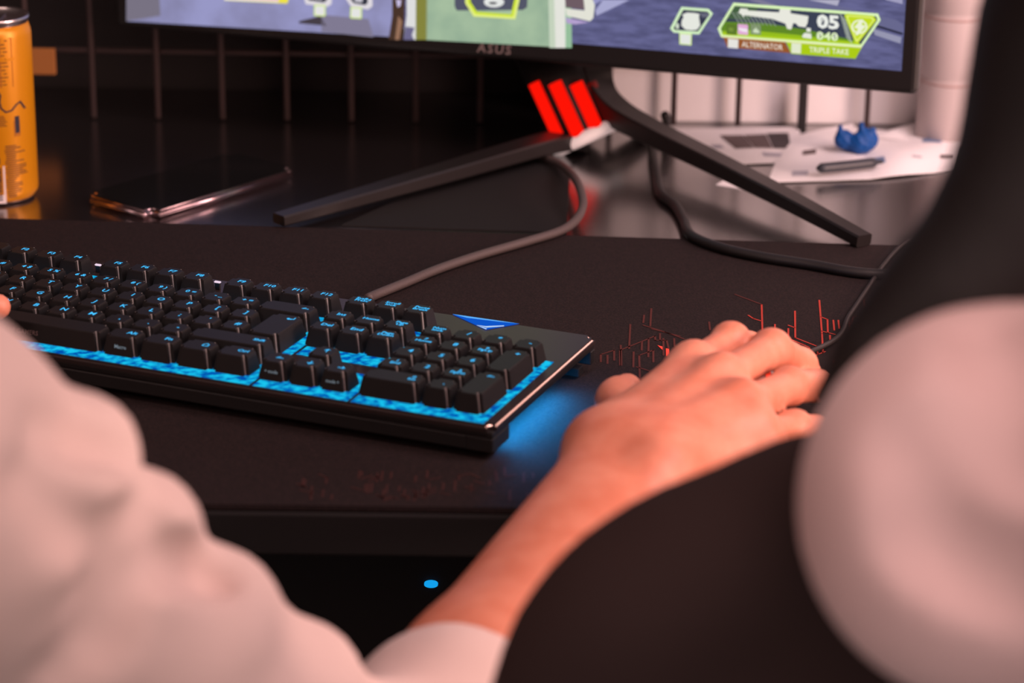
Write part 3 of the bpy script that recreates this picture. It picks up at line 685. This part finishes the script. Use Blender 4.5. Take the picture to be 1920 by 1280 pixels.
# ================================================================== phone
pc_, pl_, pr2 = atz(285, 411, .0), atz(170, 380, .0), atz(557, 329, .0)
eL = pl_-pc_; eR = pr2-pc_; eR = eR/np.linalg.norm(eR); eW = np.array([-eR[1], eR[0], 0]); LEN, WID = .150, .071
PH = empty('smartphone', pc_+eR*LEN/2+eW*WID/2+np.array([0,0,-.003]), (0, 0, math.atan2(eR[1], eR[0])), 'black smartphone with a shiny metal rim, lying by the can', 'phone')
bm = box_bm(bmesh.new(), (-LEN/2, -WID/2, .0003), (LEN/2, WID/2, .0078))
bmesh.ops.bevel(bm, geom=[e for e in bm.edges if abs(e.verts[0].co.z-e.verts[1].co.z) > .001], offset=.008, segments=6, affect='EDGES')
bmesh.ops.bevel(bm, geom=[e for e in bm.edges if abs(e.verts[0].co.z-e.verts[1].co.z) < .0001], offset=.0024, segments=3, affect='EDGES')
from_bm('metal_rim', bm, mat('phone_rim', (.50,.36,.38), .25, .5, metal=1), PH, True)
bm = box_bm(bmesh.new(), (-LEN/2+.002, -WID/2+.002, .0076), (LEN/2-.002, WID/2-.002, .0081))
bmesh.ops.bevel(bm, geom=[e for e in bm.edges if abs(e.verts[0].co.z-e.verts[1].co.z) > .0001], offset=.007, segments=6, affect='EDGES')
from_bm('screen', bm, mat('phone_glass', (.008,.008,.008), .12, .5), PH)

# ================================================================== papers and scraps
def sheet(name, corners, label, prints=(), bend=.004, seed=0, z0=-.0025):
    c = [np.array(x) for x in corners]; n = 14; rg = np.random.RandomState(seed); ph = rg.rand(4)*6
    def S_(s, t): 
        p = (1-s)*(1-t)*c[0]+s*(1-t)*c[1]+s*t*c[2]+(1-s)*t*c[3]; e = math.sin(math.pi*s)*math.sin(math.pi*t)
        return p+np.array([0, 0, bend*(.5+.5*math.sin(5*s+ph[0])*math.sin(4*t+ph[1]))*(.3+e)+.0006])
    gg = Geo()
    for i in range(n):
        for j in range(n):
            q = [S_(i/n, j/n), S_((i+1)/n, j/n), S_((i+1)/n, (j+1)/n), S_(i/n, (j+1)/n)]
            gg.poly(q, PAPER); gg.poly([x-np.array([0,0,.0004]) for x in q][::-1], PAPER)
    for i in range(n):
        for a, b in (((i/n,0),((i+1)/n,0)), ((1,i/n),(1,(i+1)/n)), (((i+1)/n,1),(i/n,1)), ((0,(i+1)/n),(0,i/n))):
            A, B2 = S_(*a), S_(*b); d = np.array([0,0,.0004]); gg.poly([A-d, B2-d, B2, A], PAPER)
    org = sum(c)/4
    o = gg.build(name, None, True, org)
    tag(o, label, 'paper', 'printed papers on the desk')
    if prints:
        gp = Geo()
        for s0, s1, t0, t1, m in prints:
            k = 6
            for i in range(k):
                sa, sb = s0+(s1-s0)*i/k, s0+(s1-s0)*(i+1)/k
                gp.poly([S_(sa,t0)+(0,0,.0004), S_(sb,t0)+(0,0,.0004), S_(sb,t1)+(0,0,.0004), S_(sa,t1)+(0,0,.0004)], m)
        gp.build('print', o, origin=org)
    return o
grey = mat('grey_print_ink', (.12,.09,.09), .7, .3); greyl = mat('pale_print_ink', (.42,.42,.48), .7, .3); bluei = mat('blue_print_ink', (.16,.24,.40), .7, .3)
def D(u, v, z=-.0025): return atz(u, v, z)
sheet('paper', [D(1366,310), D(1500,306), D(1500,240), D(1262,243)], 'printed white paper with three dark pictures, nearest the monitor stand',
      [(.30,.50,.36,.78,grey),(.51,.70,.36,.78,grey),(.71,.90,.36,.80,mat('dark_print_ink', (.06,.05,.055), .7, .3)),(.55,.85,.14,.24,greyl),(.1,.2,.4,.5,greyl)], .002, 1)
sheet('paper', [D(1440,344), D(1634,338), D(1600,232), D(1470,262)], 'white paper under the blue wrapper, its corner towards the stand leg', [(.22,.38,.10,.20,greyl),(.30,.46,.52,.60,grey)], .004, 2, 0)
sheet('paper', [D(1634,338), D(1792,321), D(1808,262), D(1600,240)], 'white paper with small blue prints, at the right end of the desk', [(.05,.2,.22,.34,bluei),(.62,.8,.70,.80,bluei),(.5,.6,.3,.34,greyl),(.8,.95,.34,.42,grey)], .005, 3, 0)
sheet('paper', [D(1640,262), D(1812,280), D(1766,240), D(1690,240)], 'white paper with a curled edge in front of the white canister', [(.70,.92,.36,.56,bluei)], .010, 4, 0)
sc = tag(box('paper_scrap', (-.010,-.006,.0002), (.010,.006,.0008), PAPER, None, 0, 1), 'tiny white paper scrap under the right stand leg', 'scrap'); sc.location = tuple(D(1372,348,-.003)); sc.rotation_euler = (0,0,-.5)
pn = D(1594,308,.004); SLIT = tag(tube('shadow_slit', [D(1532,316,.006), D(1590,310,.006), D(1654,303,.006)], lambda t: .0038*(1 if .04 < t < .93 else .45), mat('dark_slit', (.025,.03,.04), .4, .5), None, 10, 8, pn), 'dark bar standing in for the shadow slit between the white papers in front of the blue wrapper', 'shadow_slit')  # dark bar modelled in place of the shaded gap between the papers
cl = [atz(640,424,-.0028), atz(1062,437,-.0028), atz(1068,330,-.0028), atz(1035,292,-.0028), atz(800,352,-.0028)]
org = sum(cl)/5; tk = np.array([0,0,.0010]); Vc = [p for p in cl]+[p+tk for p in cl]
tag(obj('cloth', Vc, [(4,3,2,1,0),(5,6,7,8,9)]+[(i,(i+1)%5,(i+1)%5+5,i+5) for i in range(5)], BLACKM, None, False, org), 'flat black cloth added to hide the red reflection on the desk, between the left stand leg and the mouse pad', 'cloth')  # added cover that keeps the red stand light from reflecting in the desk
# crumpled blue wrapper
bw = Body(.0012); c_ = D(1606,272,.006)
for dx, dy, dz, r in ((-.010,0,.004,.007),(-.004,.003,.003,.009),(.004,0,.003,.009),(.009,.002,.004,.008),(.002,-.003,.002,.008)): bw.ell(c_+np.array([dx,dy,dz]), (r, r*.8, r*.95), .004)
bw.cap(c_+np.array([-.012,0,.004]), c_+np.array([-.0135,0,.015]), .0045, .0015, .003); bw.cap(c_+np.array([.002,0,.006]), c_+np.array([.003,0,.0165]), .005, .002, .003); bw.cap(c_+np.array([.006,0,.005]), c_+np.array([.012,0,.0125]), .005, .002, .003)
bw.cut(c_+np.array([-.004,-.012,.016]), c_+np.array([-.002,.012,.009]), .004, .003, .002); bw.disp = lambda X, Y, Z: .0007*np.sin(X*900+Z*500)*np.sin(Y*800-Z*700)
tag(bw.build('wrapper', mat('blue_wrapper', (.002,.065,.27), .5, .3), None, c_), 'crumpled bright blue wrapper lying on the white papers', 'wrapper')

# ================================================================== computer under the desk
tw = at(812, 1098, 1.62)
PCX = tw[0]
PCT = empty('computer_tower', (PCX, tw[1]+.2, FLOOR), None, 'black computer tower with small blue lights, standing under the desk', 'computer')
to = np.array([PCX, tw[1]+.2, FLOOR]); 
box('case', (PCX-.11, tw[1]+.004, FLOOR+.012), (PCX+.11, tw[1]+.42, tw[2]+.03), BLACKM, PCT, .004, 2, origin=to)
for x in (-.08, .08):
    for y in (.05, .37): lathe('foot', [(.014, 0), (.015, .012)], BLACKM, PCT, 16, (x, tw[1]+y-to[1], 0))
def dot(u, v, rx, rz, m):
    p = at(u, v, 1.62); V = [(p[0]+rx*math.cos(a)-to[0], tw[1]+.0015-to[1], p[2]+rz*math.sin(a)-to[2]) for a in np.linspace(0, 6.2832, 25)[:-1]]
    B2 = [(x, y+.004, z) for x, y, z in V]; n = len(V); Fc = [tuple(range(n))]+[(i, i+n, (i+1)%n+n, (i+1)%n) for i in range(n)]
    obj('indicator_light', V+B2, Fc, m, PCT)
dot(808, 1098, .0042, .0021, glow((20,160,235), 1.0)); dot(870, 1127, .0058, .0022, glow((0,48,80), 1.0))

# ================================================================== people
skin = mat('skin', (.63,.205,.12), .48, .4, sss=.12, noise=(55, (.72,.275,.175), .35, .65), bump=(420, .12, .0008))
sweat = mat('beige_sweater', (.655,.50,.46), .9, .15, sheen=.15, bump=(350, .2, .001))
trous = mat('dark_trousers', (.02,.018,.02), .9, .15)
hairm = mat('dark_hair', (.010,.008,.008), .6, .3, bump=(300, .3, .002))
def V3(*a): return np.array(a, float)

# --- player: right arm and hand ------------------------------------
elbow = at(742, 1560, 1.145); wrist = atz(1192, 872, .036)
sh_r = at(-215, 905, .965)
arm = Body(.0021)
wl = (wrist-elbow); wl /= np.linalg.norm(wl); lat = np.cross(wl, EZ); lat /= np.linalg.norm(lat)   # towards the little finger side
upv = np.cross(lat, wl)
L = np.linalg.norm(wrist-elbow)
arm.cap(elbow, elbow+wl*L*.35, .034, .039, .02)
for s_ in (-1, 1): arm.cap(elbow+wl*L*.33+lat*s_*.009, wrist+lat*s_*.013, .036, .0205, .02)
arm.cap(wrist-wl*.02+lat*.020+upv*.012, wrist-wl*.012+lat*.021+upv*.014, .010, .010, .014)        # ulna head
mcp = [atz(1300,692,.050), atz(1352,714,.054), atz(1390,764,.050), atz(1412,818,.040)]
pip = [atz(1370,641,.053), atz(1446,655,.052), atz(1480,724,.043), atz(1490,802,.032)]
dip = [atz(1402,652,.032), atz(1500,684,.034), atz(1530,723,.029), atz(1528,806,.020)]
tipf = [atz(1414,662,.022), atz(1518,704,.021), atz(1556,728,.019), atz(1548,812,.012)]
root = [wrist+lat*o-upv*.001 for o in (-.016, -.006, .005, .015)]
for i in range(4):
    arm.cap(root[i], mcp[i], .0195, (.0125,.0120,.0115,.0110)[i], .016)
    r = (.0102,.0105,.0098,.0086)[i]
    arm.cap(mcp[i], pip[i], r*1.05, r*.93, .003); arm.cap(pip[i], dip[i], r*.98, r*.90, .004); arm.cap(dip[i], tipf[i], r*.9, r*.72, .004)
    arm.ell(mcp[i]+EZ*.002, (.0100,.0100,.0085), .012); arm.ell(pip[i]+EZ*.0005, (r*.98,)*3, .005)
    arm.cap(root[i]+upv*.012, mcp[i]+EZ*.0085, .003, .0042, .010)                                       # tendons
# palm fullness and the fleshy edge under the little finger
arm.cap(wrist+lat*.014-upv*.012, mcp[3]-EZ*.010, .017, .012, .014)
arm.cap(mcp[0]-EZ*.006, mcp[3]-EZ*.006, .010, .010, .016)
# thumb
tc, tm_, ti, tt = wrist-lat*.022+wl*.012-upv*.004, atz(1174,800,.026), atz(1162,752,.024), atz(1176,728,.022)
arm.chain([tc, tm_, ti, tt], [.0185,.0125,.0105,.0085], .014)
arm.cap(tc, mcp[0]-EZ*.010, .014, .009, .016)
armV, armQ = arm.mesh()

# --- player: the rest of the body ----------------------------------------
hipc = V3(-.30, -.72, -.20); chest = V3(-.245, -.655, .10); neck = V3(-.235, -.575, .30); head = V3(-.225, -.52, .44)
sh_l = V3(-.43, -.56, .205); elb_l = V3(-.44, -.36, .02)
thumb_l = atz(-4, 575, .049)
bodyA = Body(.006)
def torso(B, hip, ch, nk, shr, shl, k=.05, g=0):
    B.ell(hip, (.165+g, .12+g, .12+g), k); B.ell((hip+ch)/2, (.145+g, .11+g, .16+g), k); B.ell(ch, (.165+g, .115+g, .15+g), k)
    B.cap(shl, shr, .058+g, .058+g, k); B.cap(ch+V3(0,0,.1), nk-V3(0,0,.03), .09+g, .06+g, k)
def headof(B, nk, hd, face):
    f = np.array(face, float); f /= np.linalg.norm(f); sx = np.cross(f, EZ); sx /= np.linalg.norm(sx); u = np.cross(sx, f); R_ = np.stack([sx, f, u], 1)
    B.cap(nk-V3(0,0,.06), hd-EZ*.05, .056, .052, .03)
    B.ell(hd+u*.03-f*.012, (.076,.095,.090), .03, R_); B.ell(hd-u*.045+f*.025, (.056,.065,.068), .03, R_)
    B.cap(hd+f*.090+u*.018, hd+f*.108-u*.018, .008, .013, .012)                        # nose
    B.cap(hd+f*.086-u*.045-sx*.02, hd+f*.086-u*.045+sx*.02, .006, .006, .006); B.cap(hd+f*.084-u*.057-sx*.016, hd+f*.084-u*.057+sx*.016, .006, .006, .006)
    B.ell(hd+f*.072-u*.092, (.024,.022,.018), .02, R_)                                  # chin
    for s_ in (-1, 1):
        B.ell(hd+sx*s_*.076-f*.005, (.008,.022,.032), .006, R_)                         # ears
        B.cut(hd+f*.098+u*.014+sx*s_*.032, hd+f*.096+u*.014+sx*s_*.030, .012, .012, .012); B.ell(hd+f*.078+u*.012+sx*s_*.031, (.013,.013,.013), .004, R_)
        B.cap(hd+f*.086+u*.036+sx*s_*.016, hd+f*.074+u*.036+sx*s_*.046, .007, .006, .010)
    return R_
torso(bodyA, hipc, chest, neck, sh_r, sh_l)
RA = headof(bodyA, neck, head, (.25, .93, -.25))
bodyA.chain([sh_r, elbow], [.039,.030], .02)
wr_l = V3(-.245, -.115, .045)
bodyA.chain([sh_l, elb_l, wr_l], [.055,.043,.028], .03)
def legs(B, hip, kn, an, dirn, r=(.085,.058,.042)):
    for s_, (k_, a_) in zip((-1, 1), zip(kn, an)):
        B.chain([hip+np.array([s_*.09,.02,-.03]), k_, a_], list(r), .03); B.cap(a_+V3(0,0,-.035), a_+np.array(dirn)*.17+V3(0,0,-.045), .036, .028, .02)
knA = [V3(-.42,-.28,-.22), V3(-.20,-.27,-.22)]; anA = [V3(-.44,-.22,FLOOR+.075), V3(-.22,-.20,FLOOR+.075)]
legs(bodyA, hipc, knA, anA, (0,1,0))
bV, bQ = bodyA.mesh()
# left hand on the keys
hl = Body(.0026); dl = (V3(-.165,.02,.05)-wr_l); dl /= np.linalg.norm(dl); ll = np.cross(dl, EZ); ll /= np.linalg.norm(ll)
mL = [wr_l+dl*.085+ll*o+EZ*z for o, z in ((.028,.022),(.008,.026),(-.012,.024),(-.030,.016))]
for i in range(4):
    hl.cap(wr_l+ll*(.014-.009*i), mL[i], .018, .0125, .014); r = (.0095,.0098,.0092,.008)[i]; p = mL[i]+dl*.040+EZ*.004; q = p+dl*.020-EZ*.018; e = q+dl*.012-EZ*.014
    e[2] = max(e[2], .050); q[2] = max(q[2], .055); hl.chain([mL[i], p, q, e], [r*1.1, r, r*.9, r*.75], .006)
hl.chain([wr_l+ll*.02+dl*.02, wr_l+ll*.040+dl*.055+EZ*.006, thumb_l-V3(.026,.006,-.003), thumb_l], [.016,.0125,.0105,.0075], .010)
hl.cap(wr_l-dl*.05, wr_l, .028, .023, .012)
lV, lQ = hl.mesh()
PORG = V3(-.30, -.70, FLOOR)
V = np.concatenate([armV, bV, lV]); Q = np.concatenate([armQ, bQ+len(armV), lQ+len(armV)+len(bV)])
PLAYER = tag(obj('person', V, Q, skin, None, True, PORG), 'seated person in a beige sweater, bare right hand on the mouse, at the keyboard', 'person')
# sweater
sw = Body(.0045)
torso(sw, hipc+V3(0,0,.03), chest, neck-V3(0,0,.02), sh_r, sh_l, .05, .010)
cuff = elbow+wl*L*.22
sw.cap(sh_r, elbow, .060, .044, .03); sw.cap(elbow, cuff, .050, .047, .03)
sw.cap(cuff-wl*.010, cuff-wl*.002, .053, .053, .012)
# folds of the pushed-up sleeve
ax = elbow-sh_r; La = np.linalg.norm(ax); ax /= La; tocam = CP-(sh_r+elbow)/2; tocam -= ax*(tocam@ax); tocam /= np.linalg.norm(tocam); sid = np.cross(ax, tocam)
if (sid@RC[0]) < 0: sid = -sid
def onarm(s, ang, r): return sh_r+ax*La*s+r*(math.cos(ang)*tocam+math.sin(ang)*sid)
for s0_, a0, a1, r0_, dr, ds in ((.20,.1,1.75,.055,.012,.05),(.35,.35,1.8,.0445,.012,.05),(.52,.3,1.8,.0375,.011,.04),(.70,.2,1.8,.036,.009,.03),(.88,-.4,1.7,.036,.009,.0)):
    P = [onarm(s0_+ds*(1-t)*-1.6, a0+(a1-a0)*t, r0_) for t in np.linspace(0, 1, 6)]
    sw.chain(P, [dr*.5]+[dr]*5, .018)
sw.chain([sh_l, elb_l, elb_l+(wr_l-elb_l)*.75], [.066,.054,.042], .03)
def folds(B, lst):
    from mathutils.bvhtree import BVHTree
    V, Q = B.mesh(); t = BVHTree.FromPolygons([tuple(p) for p in V], [tuple(int(k) for k in q) for q in Q]); C_ = Vector(CP)
    for pts, r, dep, k in lst:
        P = []
        for u, v in pts:
            h_ = t.ray_cast(C_, Vector(ray(u, v)).normalized())
            if h_[0] is not None: P.append(np.array(h_[0])-np.array(Vector(ray(u, v)).normalized())*(r-dep))
        for a, b in zip(P, P[1:]): B.cut(a, b, r, r, k)
folds(sw, [([(318,1040),(350,1052),(405,1064)], .012, .016, .006), ([(90,800),(170,812),(260,846)], .008, .007, .012), ([(60,900),(150,985),(225,1035)], .008, .006, .012), ([(235,980),(290,965)], .007, .006, .010), ([(120,1270),(190,1200),(270,1090)], .009, .007, .014), ([(180,1120),(260,1100)], .008, .005, .012)])
sw.build('sweater', sweat, PLAYER, PORG)
tr = Body(.010); tr.ell(hipc-V3(0,0,.05), (.175,.13,.10), .04); legs(tr, hipc, knA, [a+V3(0,0,.03) for a in anA], (0,0,-.2), (.095,.068,.055)); tr.build('trousers', trous, PLAYER, PORG)
hr = Body(.005); u_ = RA[:, 2]; f_h = RA[:, 1]; hr.ell(head+u_*.042-f_h*.022, (.085,.100,.090), .02, RA); hr.cap(head+u_*.02-f_h*.06, head-u_*.05-f_h*.07, .05, .035, .03); hr.cut(head+f_h*.11+u_*.0, head+f_h*.11-u_*.1, .06, .07, .02); hr.build('hair', hairm, PLAYER, PORG)

# --- mouse ------------------------------------------------------------------
mdir = (mcp[1]-wrist)*V3(1,1,0); mdir /= np.linalg.norm(mdir); mc = atz(1338,772,0)
ms = np.array([mdir[1], -mdir[0], 0])
MO = empty('mouse', mc, (0, 0, math.atan2(mdir[1], mdir[0])), 'black computer mouse with red light, held under the bare hand', 'computer mouse')
mo = Body(.0016)
mo.ell(V3(-.012,0,.014), (.048,.032,.022), .012); mo.ell(V3(.016,0,.009), (.042,.030,.017), .012); mo.ell(V3(-.018,0,.015), (.032,.027,.020), .012)
mo.cut(V3(-.2,0,-.0988), V3(.2,0,-.0988), .1, .1, .002)
MSH = mo.build('shell', mat('mouse_shell', (.012,.012,.014), .35, .5, coat=.4), MO)
def mcol(): return mat('mouse_button', (.014,.014,.015), .4, .5)
for s_ in (-1, 1):
    b_ = Body(.0016); b_.cap(V3(.014, s_*.0135,.0205), V3(.046, s_*.0125,.0105), .0080, .0070, .004); b_.build('button', mcol(), MO)
V, Fc = tube_geo([(.034,-.0035,.0185),(.034,.0035,.0185)], .0080, 24); obj('wheel', V, Fc, glow((255,40,20), 1.2), MO, True)['label'] = 'red lit scroll wheel'
V, Fc = tube_geo([(-.025,.0,.0345),(-.025,0,.0352)], .006, 20); lg = obj('lit_badge', V, Fc, glow((255,40,25), 1.5), MO)
box('light_strip', (-.020,-.0335,.0030), (.030,-.0322,.0050), glow((255,30,20), 1.5), MO, .0004, 1)
def shell_light():
    from mathutils.bvhtree import BVHTree
    me = MSH.data; mR_ = np.array([[mdir[0], -ms[0], 0], [mdir[1], -ms[1], 0], [0,0,1]])
    Vw = [tuple(np.array(mc)+mR_@np.array(v.co)) for v in me.vertices]; t = BVHTree.FromPolygons(Vw, [tuple(p.vertices) for p in me.polygons]); P = []
    for k in np.linspace(-.15, 1.1, 12):
        u, v = 1437+17*k, 692+78*k; h_ = t.ray_cast(Vector(CP), Vector(ray(u, v)).normalized())
        if h_[0] is not None: P.append(mR_.T@(np.array(h_[0])-np.array(mc)))
    if len(P) > 2:
        V, Fc = tube_geo(P, .0022, 8); obj('finger_gap_glow', V, Fc, glow((255,55,35), 1.3), MO, True)['label'] = 'red lit line added across the shell for the glow between the fingers'  # glowing line added to give the red glow between the fingers
    print('shell hits', len(P))
shell_light()
mw = np.array(MO.location); mR = np.array([[mdir[0], ms[0]*-1, 0], [mdir[1], ms[1]*-1, 0], [0,0,1]])
pts = [mw+mdir*.058+EZ*.008, atz(1560,640,.004), atz(1592,592,.002), atz(1622,548,.002), atz(1655,500,.002), atz(1690,462,.002), atz(1740,430,-.001), atz(1790,380,-.001)]
tube('cable', [mR.T@(np.array(p)-mw) for p in pts], .0016, mat('mouse_cable', (.022,.016,.015), .5, .5), MO, 8, 8)

# --- second person at the right -----------------------------------------------
BORG = V3(.60, -.86, FLOOR)
hip2 = V3(.70,-.90,-.18); ch2 = V3(.57,-.80,.08); nk2 = V3(.515,-.655,.30); hd2 = V3(.455,-.545,.405)
shl2 = V3(.440,-.680,.222); shr2 = V3(.745,-.700,.215); el2 = V3(.3475,-.640,.198); wr2 = V3(.485,-.590,.05); er2 = V3(.80,-.55,0.0); wrr2 = V3(.70,-.40,-.06)
b2 = Body(.007); torso(b2, hip2, ch2, nk2, shr2, shl2); R2 = headof(b2, nk2, hd2, (-.45,.80,-.38))
b2.chain([shl2, el2-V3(0,0,.006), wr2], [.045,.040,.028], .02); b2.chain([shr2, er2, wrr2], [.055,.043,.028], .03)
kn2 = [V3(.74,-.44,-.20), V3(.92,-.46,-.20)]; an2 = [V3(.76,-.40,FLOOR+.075), V3(.94,-.40,FLOOR+.075)]
legs(b2, hip2, kn2, an2, (0,1,0))
for w_, d0 in ((wr2, wr2-el2), (wrr2, wrr2-er2)):
    d0 = d0/np.linalg.norm(d0); l0 = np.cross(d0, EZ); l0 /= np.linalg.norm(l0)
    for i in range(4):
        m_ = w_+d0*.085+l0*(.027-.018*i); b2.cap(w_+l0*(.014-.009*i), m_, .018, .013, .014); p = m_+d0*.04-EZ*.008; b2.chain([m_, p, p+d0*.02-EZ*.018, p+d0*.022-EZ*.036], [.0105,.0098,.009,.008], .006)
    sg = 1 if w_ is wr2 else -1
    b2.chain([w_+d0*.015, w_+d0*.05+l0*.035*sg, w_+d0*.085+l0*.042*sg-EZ*.008], [.016,.0125,.009], .012)
P2V, P2Q = b2.mesh()
PERS = tag(obj('person', P2V, P2Q, skin, None, True, BORG), 'person with long dark hair and a pale beige sweater, blurred at the right edge', 'person')
s2 = Body(.005); torso(s2, hip2+V3(0,0,.03), ch2, nk2-V3(0,0,.04), shr2, shl2, .06, .012)
s2.cap(shl2-V3(0,0,.005), el2-V3(.0,0,.004), .065, .066, .02); s2.cap(el2-V3(.0,0,.004), el2+(wr2-el2)*.85, .062, .046, .015)
s2.chain([shr2, er2, er2+(wrr2-er2)*.85], [.068,.056,.042], .03)
# folds
folds(s2, [([(1730,1015),(1800,1050),(1915,1110)], .012, .011, .016), ([(1845,590),(1880,660),(1905,730)], .011, .008, .016), ([(1690,830),(1735,905),(1720,990)], .010, .006, .016), ([(1800,760),(1860,830),(1918,900)], .009, .006, .016)])
s2.build('sweater', mat('pale_sweater', (.67,.485,.47), .9, .15, sheen=.15, bump=(350, .2, .001)), PERS, BORG)
t2 = Body(.010); t2.ell(hip2-V3(0,0,.05), (.175,.13,.10), .04); legs(t2, hip2, kn2, [a+V3(0,0,.03) for a in an2], (0,0,-.2), (.095,.068,.055)); t2.build('trousers', trous, PERS, BORG)
h2 = Body(.004); u_ = R2[:, 2]; f_h = R2[:, 1]; sx_ = R2[:, 0]
h2.ell(hd2+u_*.036-f_h*.020, (.088,.104,.095), .02, R2)
h2.cut(hd2+f_h*.12, hd2+f_h*.12-u_*.1, .055, .06, .02)
lk = [at(2000,40,.97), at(1970,230,.955), at(1920,400,.94), at(1825,555,.935), at(1690,672,.93), at(1550,745,.93)]
h2.cap(hd2-sx_*.01, lk[0], .070, .028, .03); h2.cap(hd2+sx_*.05-f_h*.03, nk2+V3(.05,.03,-.05), .06, .05, .04); h2.cap(hd2+sx_*.02, lk[1]+V3(.01,0,0), .075, .034, .03)
h2.chain(lk, [.028,.024,.022,.021,.016,.006], .015)
h2.chain([at(2080,150,.95), at(2010,380,.935), at(1900,520,.93), at(1780,600,.925), at(1660,670,.925)], [.040,.036,.030,.022,.012], .02)
h2.build('hair', hairm, PERS, BORG)

def shoes(an, par, org):
    for a in an:
        b = Body(.006); b.cap(a+V3(0,-.03,-.035), a+V3(0,.15,-.045), .040, .032, .02); b.cap(a+V3(0,-.02,-.03), a+V3(0,-.005,.03), .042, .046, .02); b.cut(a+V3(-.3,0,-.275), a+V3(.3,0,-.275), .2, .2, .004)
        b.cut(a+V3(-.3,.12,-.275), a+V3(.3,.12,-.275), .2, .2, .004); b.build('shoe', mat('dark_shoe', (.025,.022,.022), .6, .4), par, org)
shoes(anA, PLAYER, PORG); shoes(an2, PERS, BORG)

# --- chairs ---------------------------------------------------------------
chm = mat('dark_chair_fabric', (.030,.019,.018), .95, .1, bump=(300, .3, .001))
def chair(name, base, yaw, label, seat_z, back=None):
    c = empty(name, base, (0, 0, yaw), label, 'chair', None)
    s_ = seat_z-FLOOR
    bm = box_bm(bmesh.new(), (-.23,-.22,s_-.08), (.23,.22,s_), .035, 4); from_bm('seat', bm, chm, c, True)
    lathe('gas_column', [(.028,.09),(.028,s_-.2),(.018,s_-.2),(.018,s_-.075)], BLACK, c, 24)
    for k in range(5):
        a = 2*math.pi*k/5+.3; V, Fc = tube_geo([(0,0,.10),(.25*math.cos(a),.25*math.sin(a),.065)], .016, 10); obj('base_spoke', V, Fc, BLACK, c, True)
        V, Fc = tube_geo([(.25*math.cos(a)-.012*math.sin(a),.25*math.sin(a)+.012*math.cos(a),.0262),(.25*math.cos(a)+.012*math.sin(a),.25*math.sin(a)-.012*math.cos(a),.0262)], .026, 16); obj('caster', V, Fc, BLACKM, c, True)
    return c, s_
ca1, s1 = chair('office_chair', V3(-.31,-.74,FLOOR), 0, 'black office chair under the person at the keyboard', -.345)
bm = box_bm(bmesh.new(), (-.20,-.255,s1+.10), (.20,-.215,s1+.29), .018, 3); from_bm('backrest', bm, chm, ca1, True)
box('back_bar', (-.03,-.262,s1-.05), (.03,-.248,s1+.2), BLACK, ca1, .004, 2)
ca2, s2_ = chair('office_chair', V3(.76,-.95,FLOOR), 0, 'black stool chair under the person with long dark hair', -.328)
ca3, s3 = chair('office_chair', V3(.36,-.46,FLOOR), -.25, 'empty dark office chair, its rounded backrest between the two people', -.30)
e3 = np.array(ca3.location); c3, sn3 = math.cos(-.25), math.sin(-.25); Rc3 = np.array([[c3,-sn3,0],[sn3,c3,0],[0,0,1]])
bk3 = Body(.006); cb3 = V3(.335,-.555,-.06)
ct = [at(960,1300,1.02), at(1050,1140,1.01), at(1130,1050,1.0), at(1230,985,1.0), at(1340,945,1.0), at(1480,872,1.0), at(1650,840,1.0)]
for p in ct:
    p2 = np.array(p); q = p2+V3(.02,0,-.03) ; bk3.cap(q, V3(q[0]*.6+.335*.4, q[1]-.005, -.10), .022, .03, .04)
bk3.chain([np.array(p)+V3(.012,0,-.022) for p in ct], [.022]*7, .03)
bk3.cap(V3(.25,-.545,-.10), V3(.45,-.545,-.10), .035, .035, .05)
V, Q = bk3.mesh(); obj('backrest', (V-e3)@Rc3, Q, chm, ca3, True)
box('back_bar', (-.03,-.20,s3-.05), (.03,-.10,s3-.03), BLACK, ca3, .004, 2); box('back_bar', (-.03,-.215,s3-.05), (.03,-.12,s3+.22), BLACK, ca3, .004, 2)
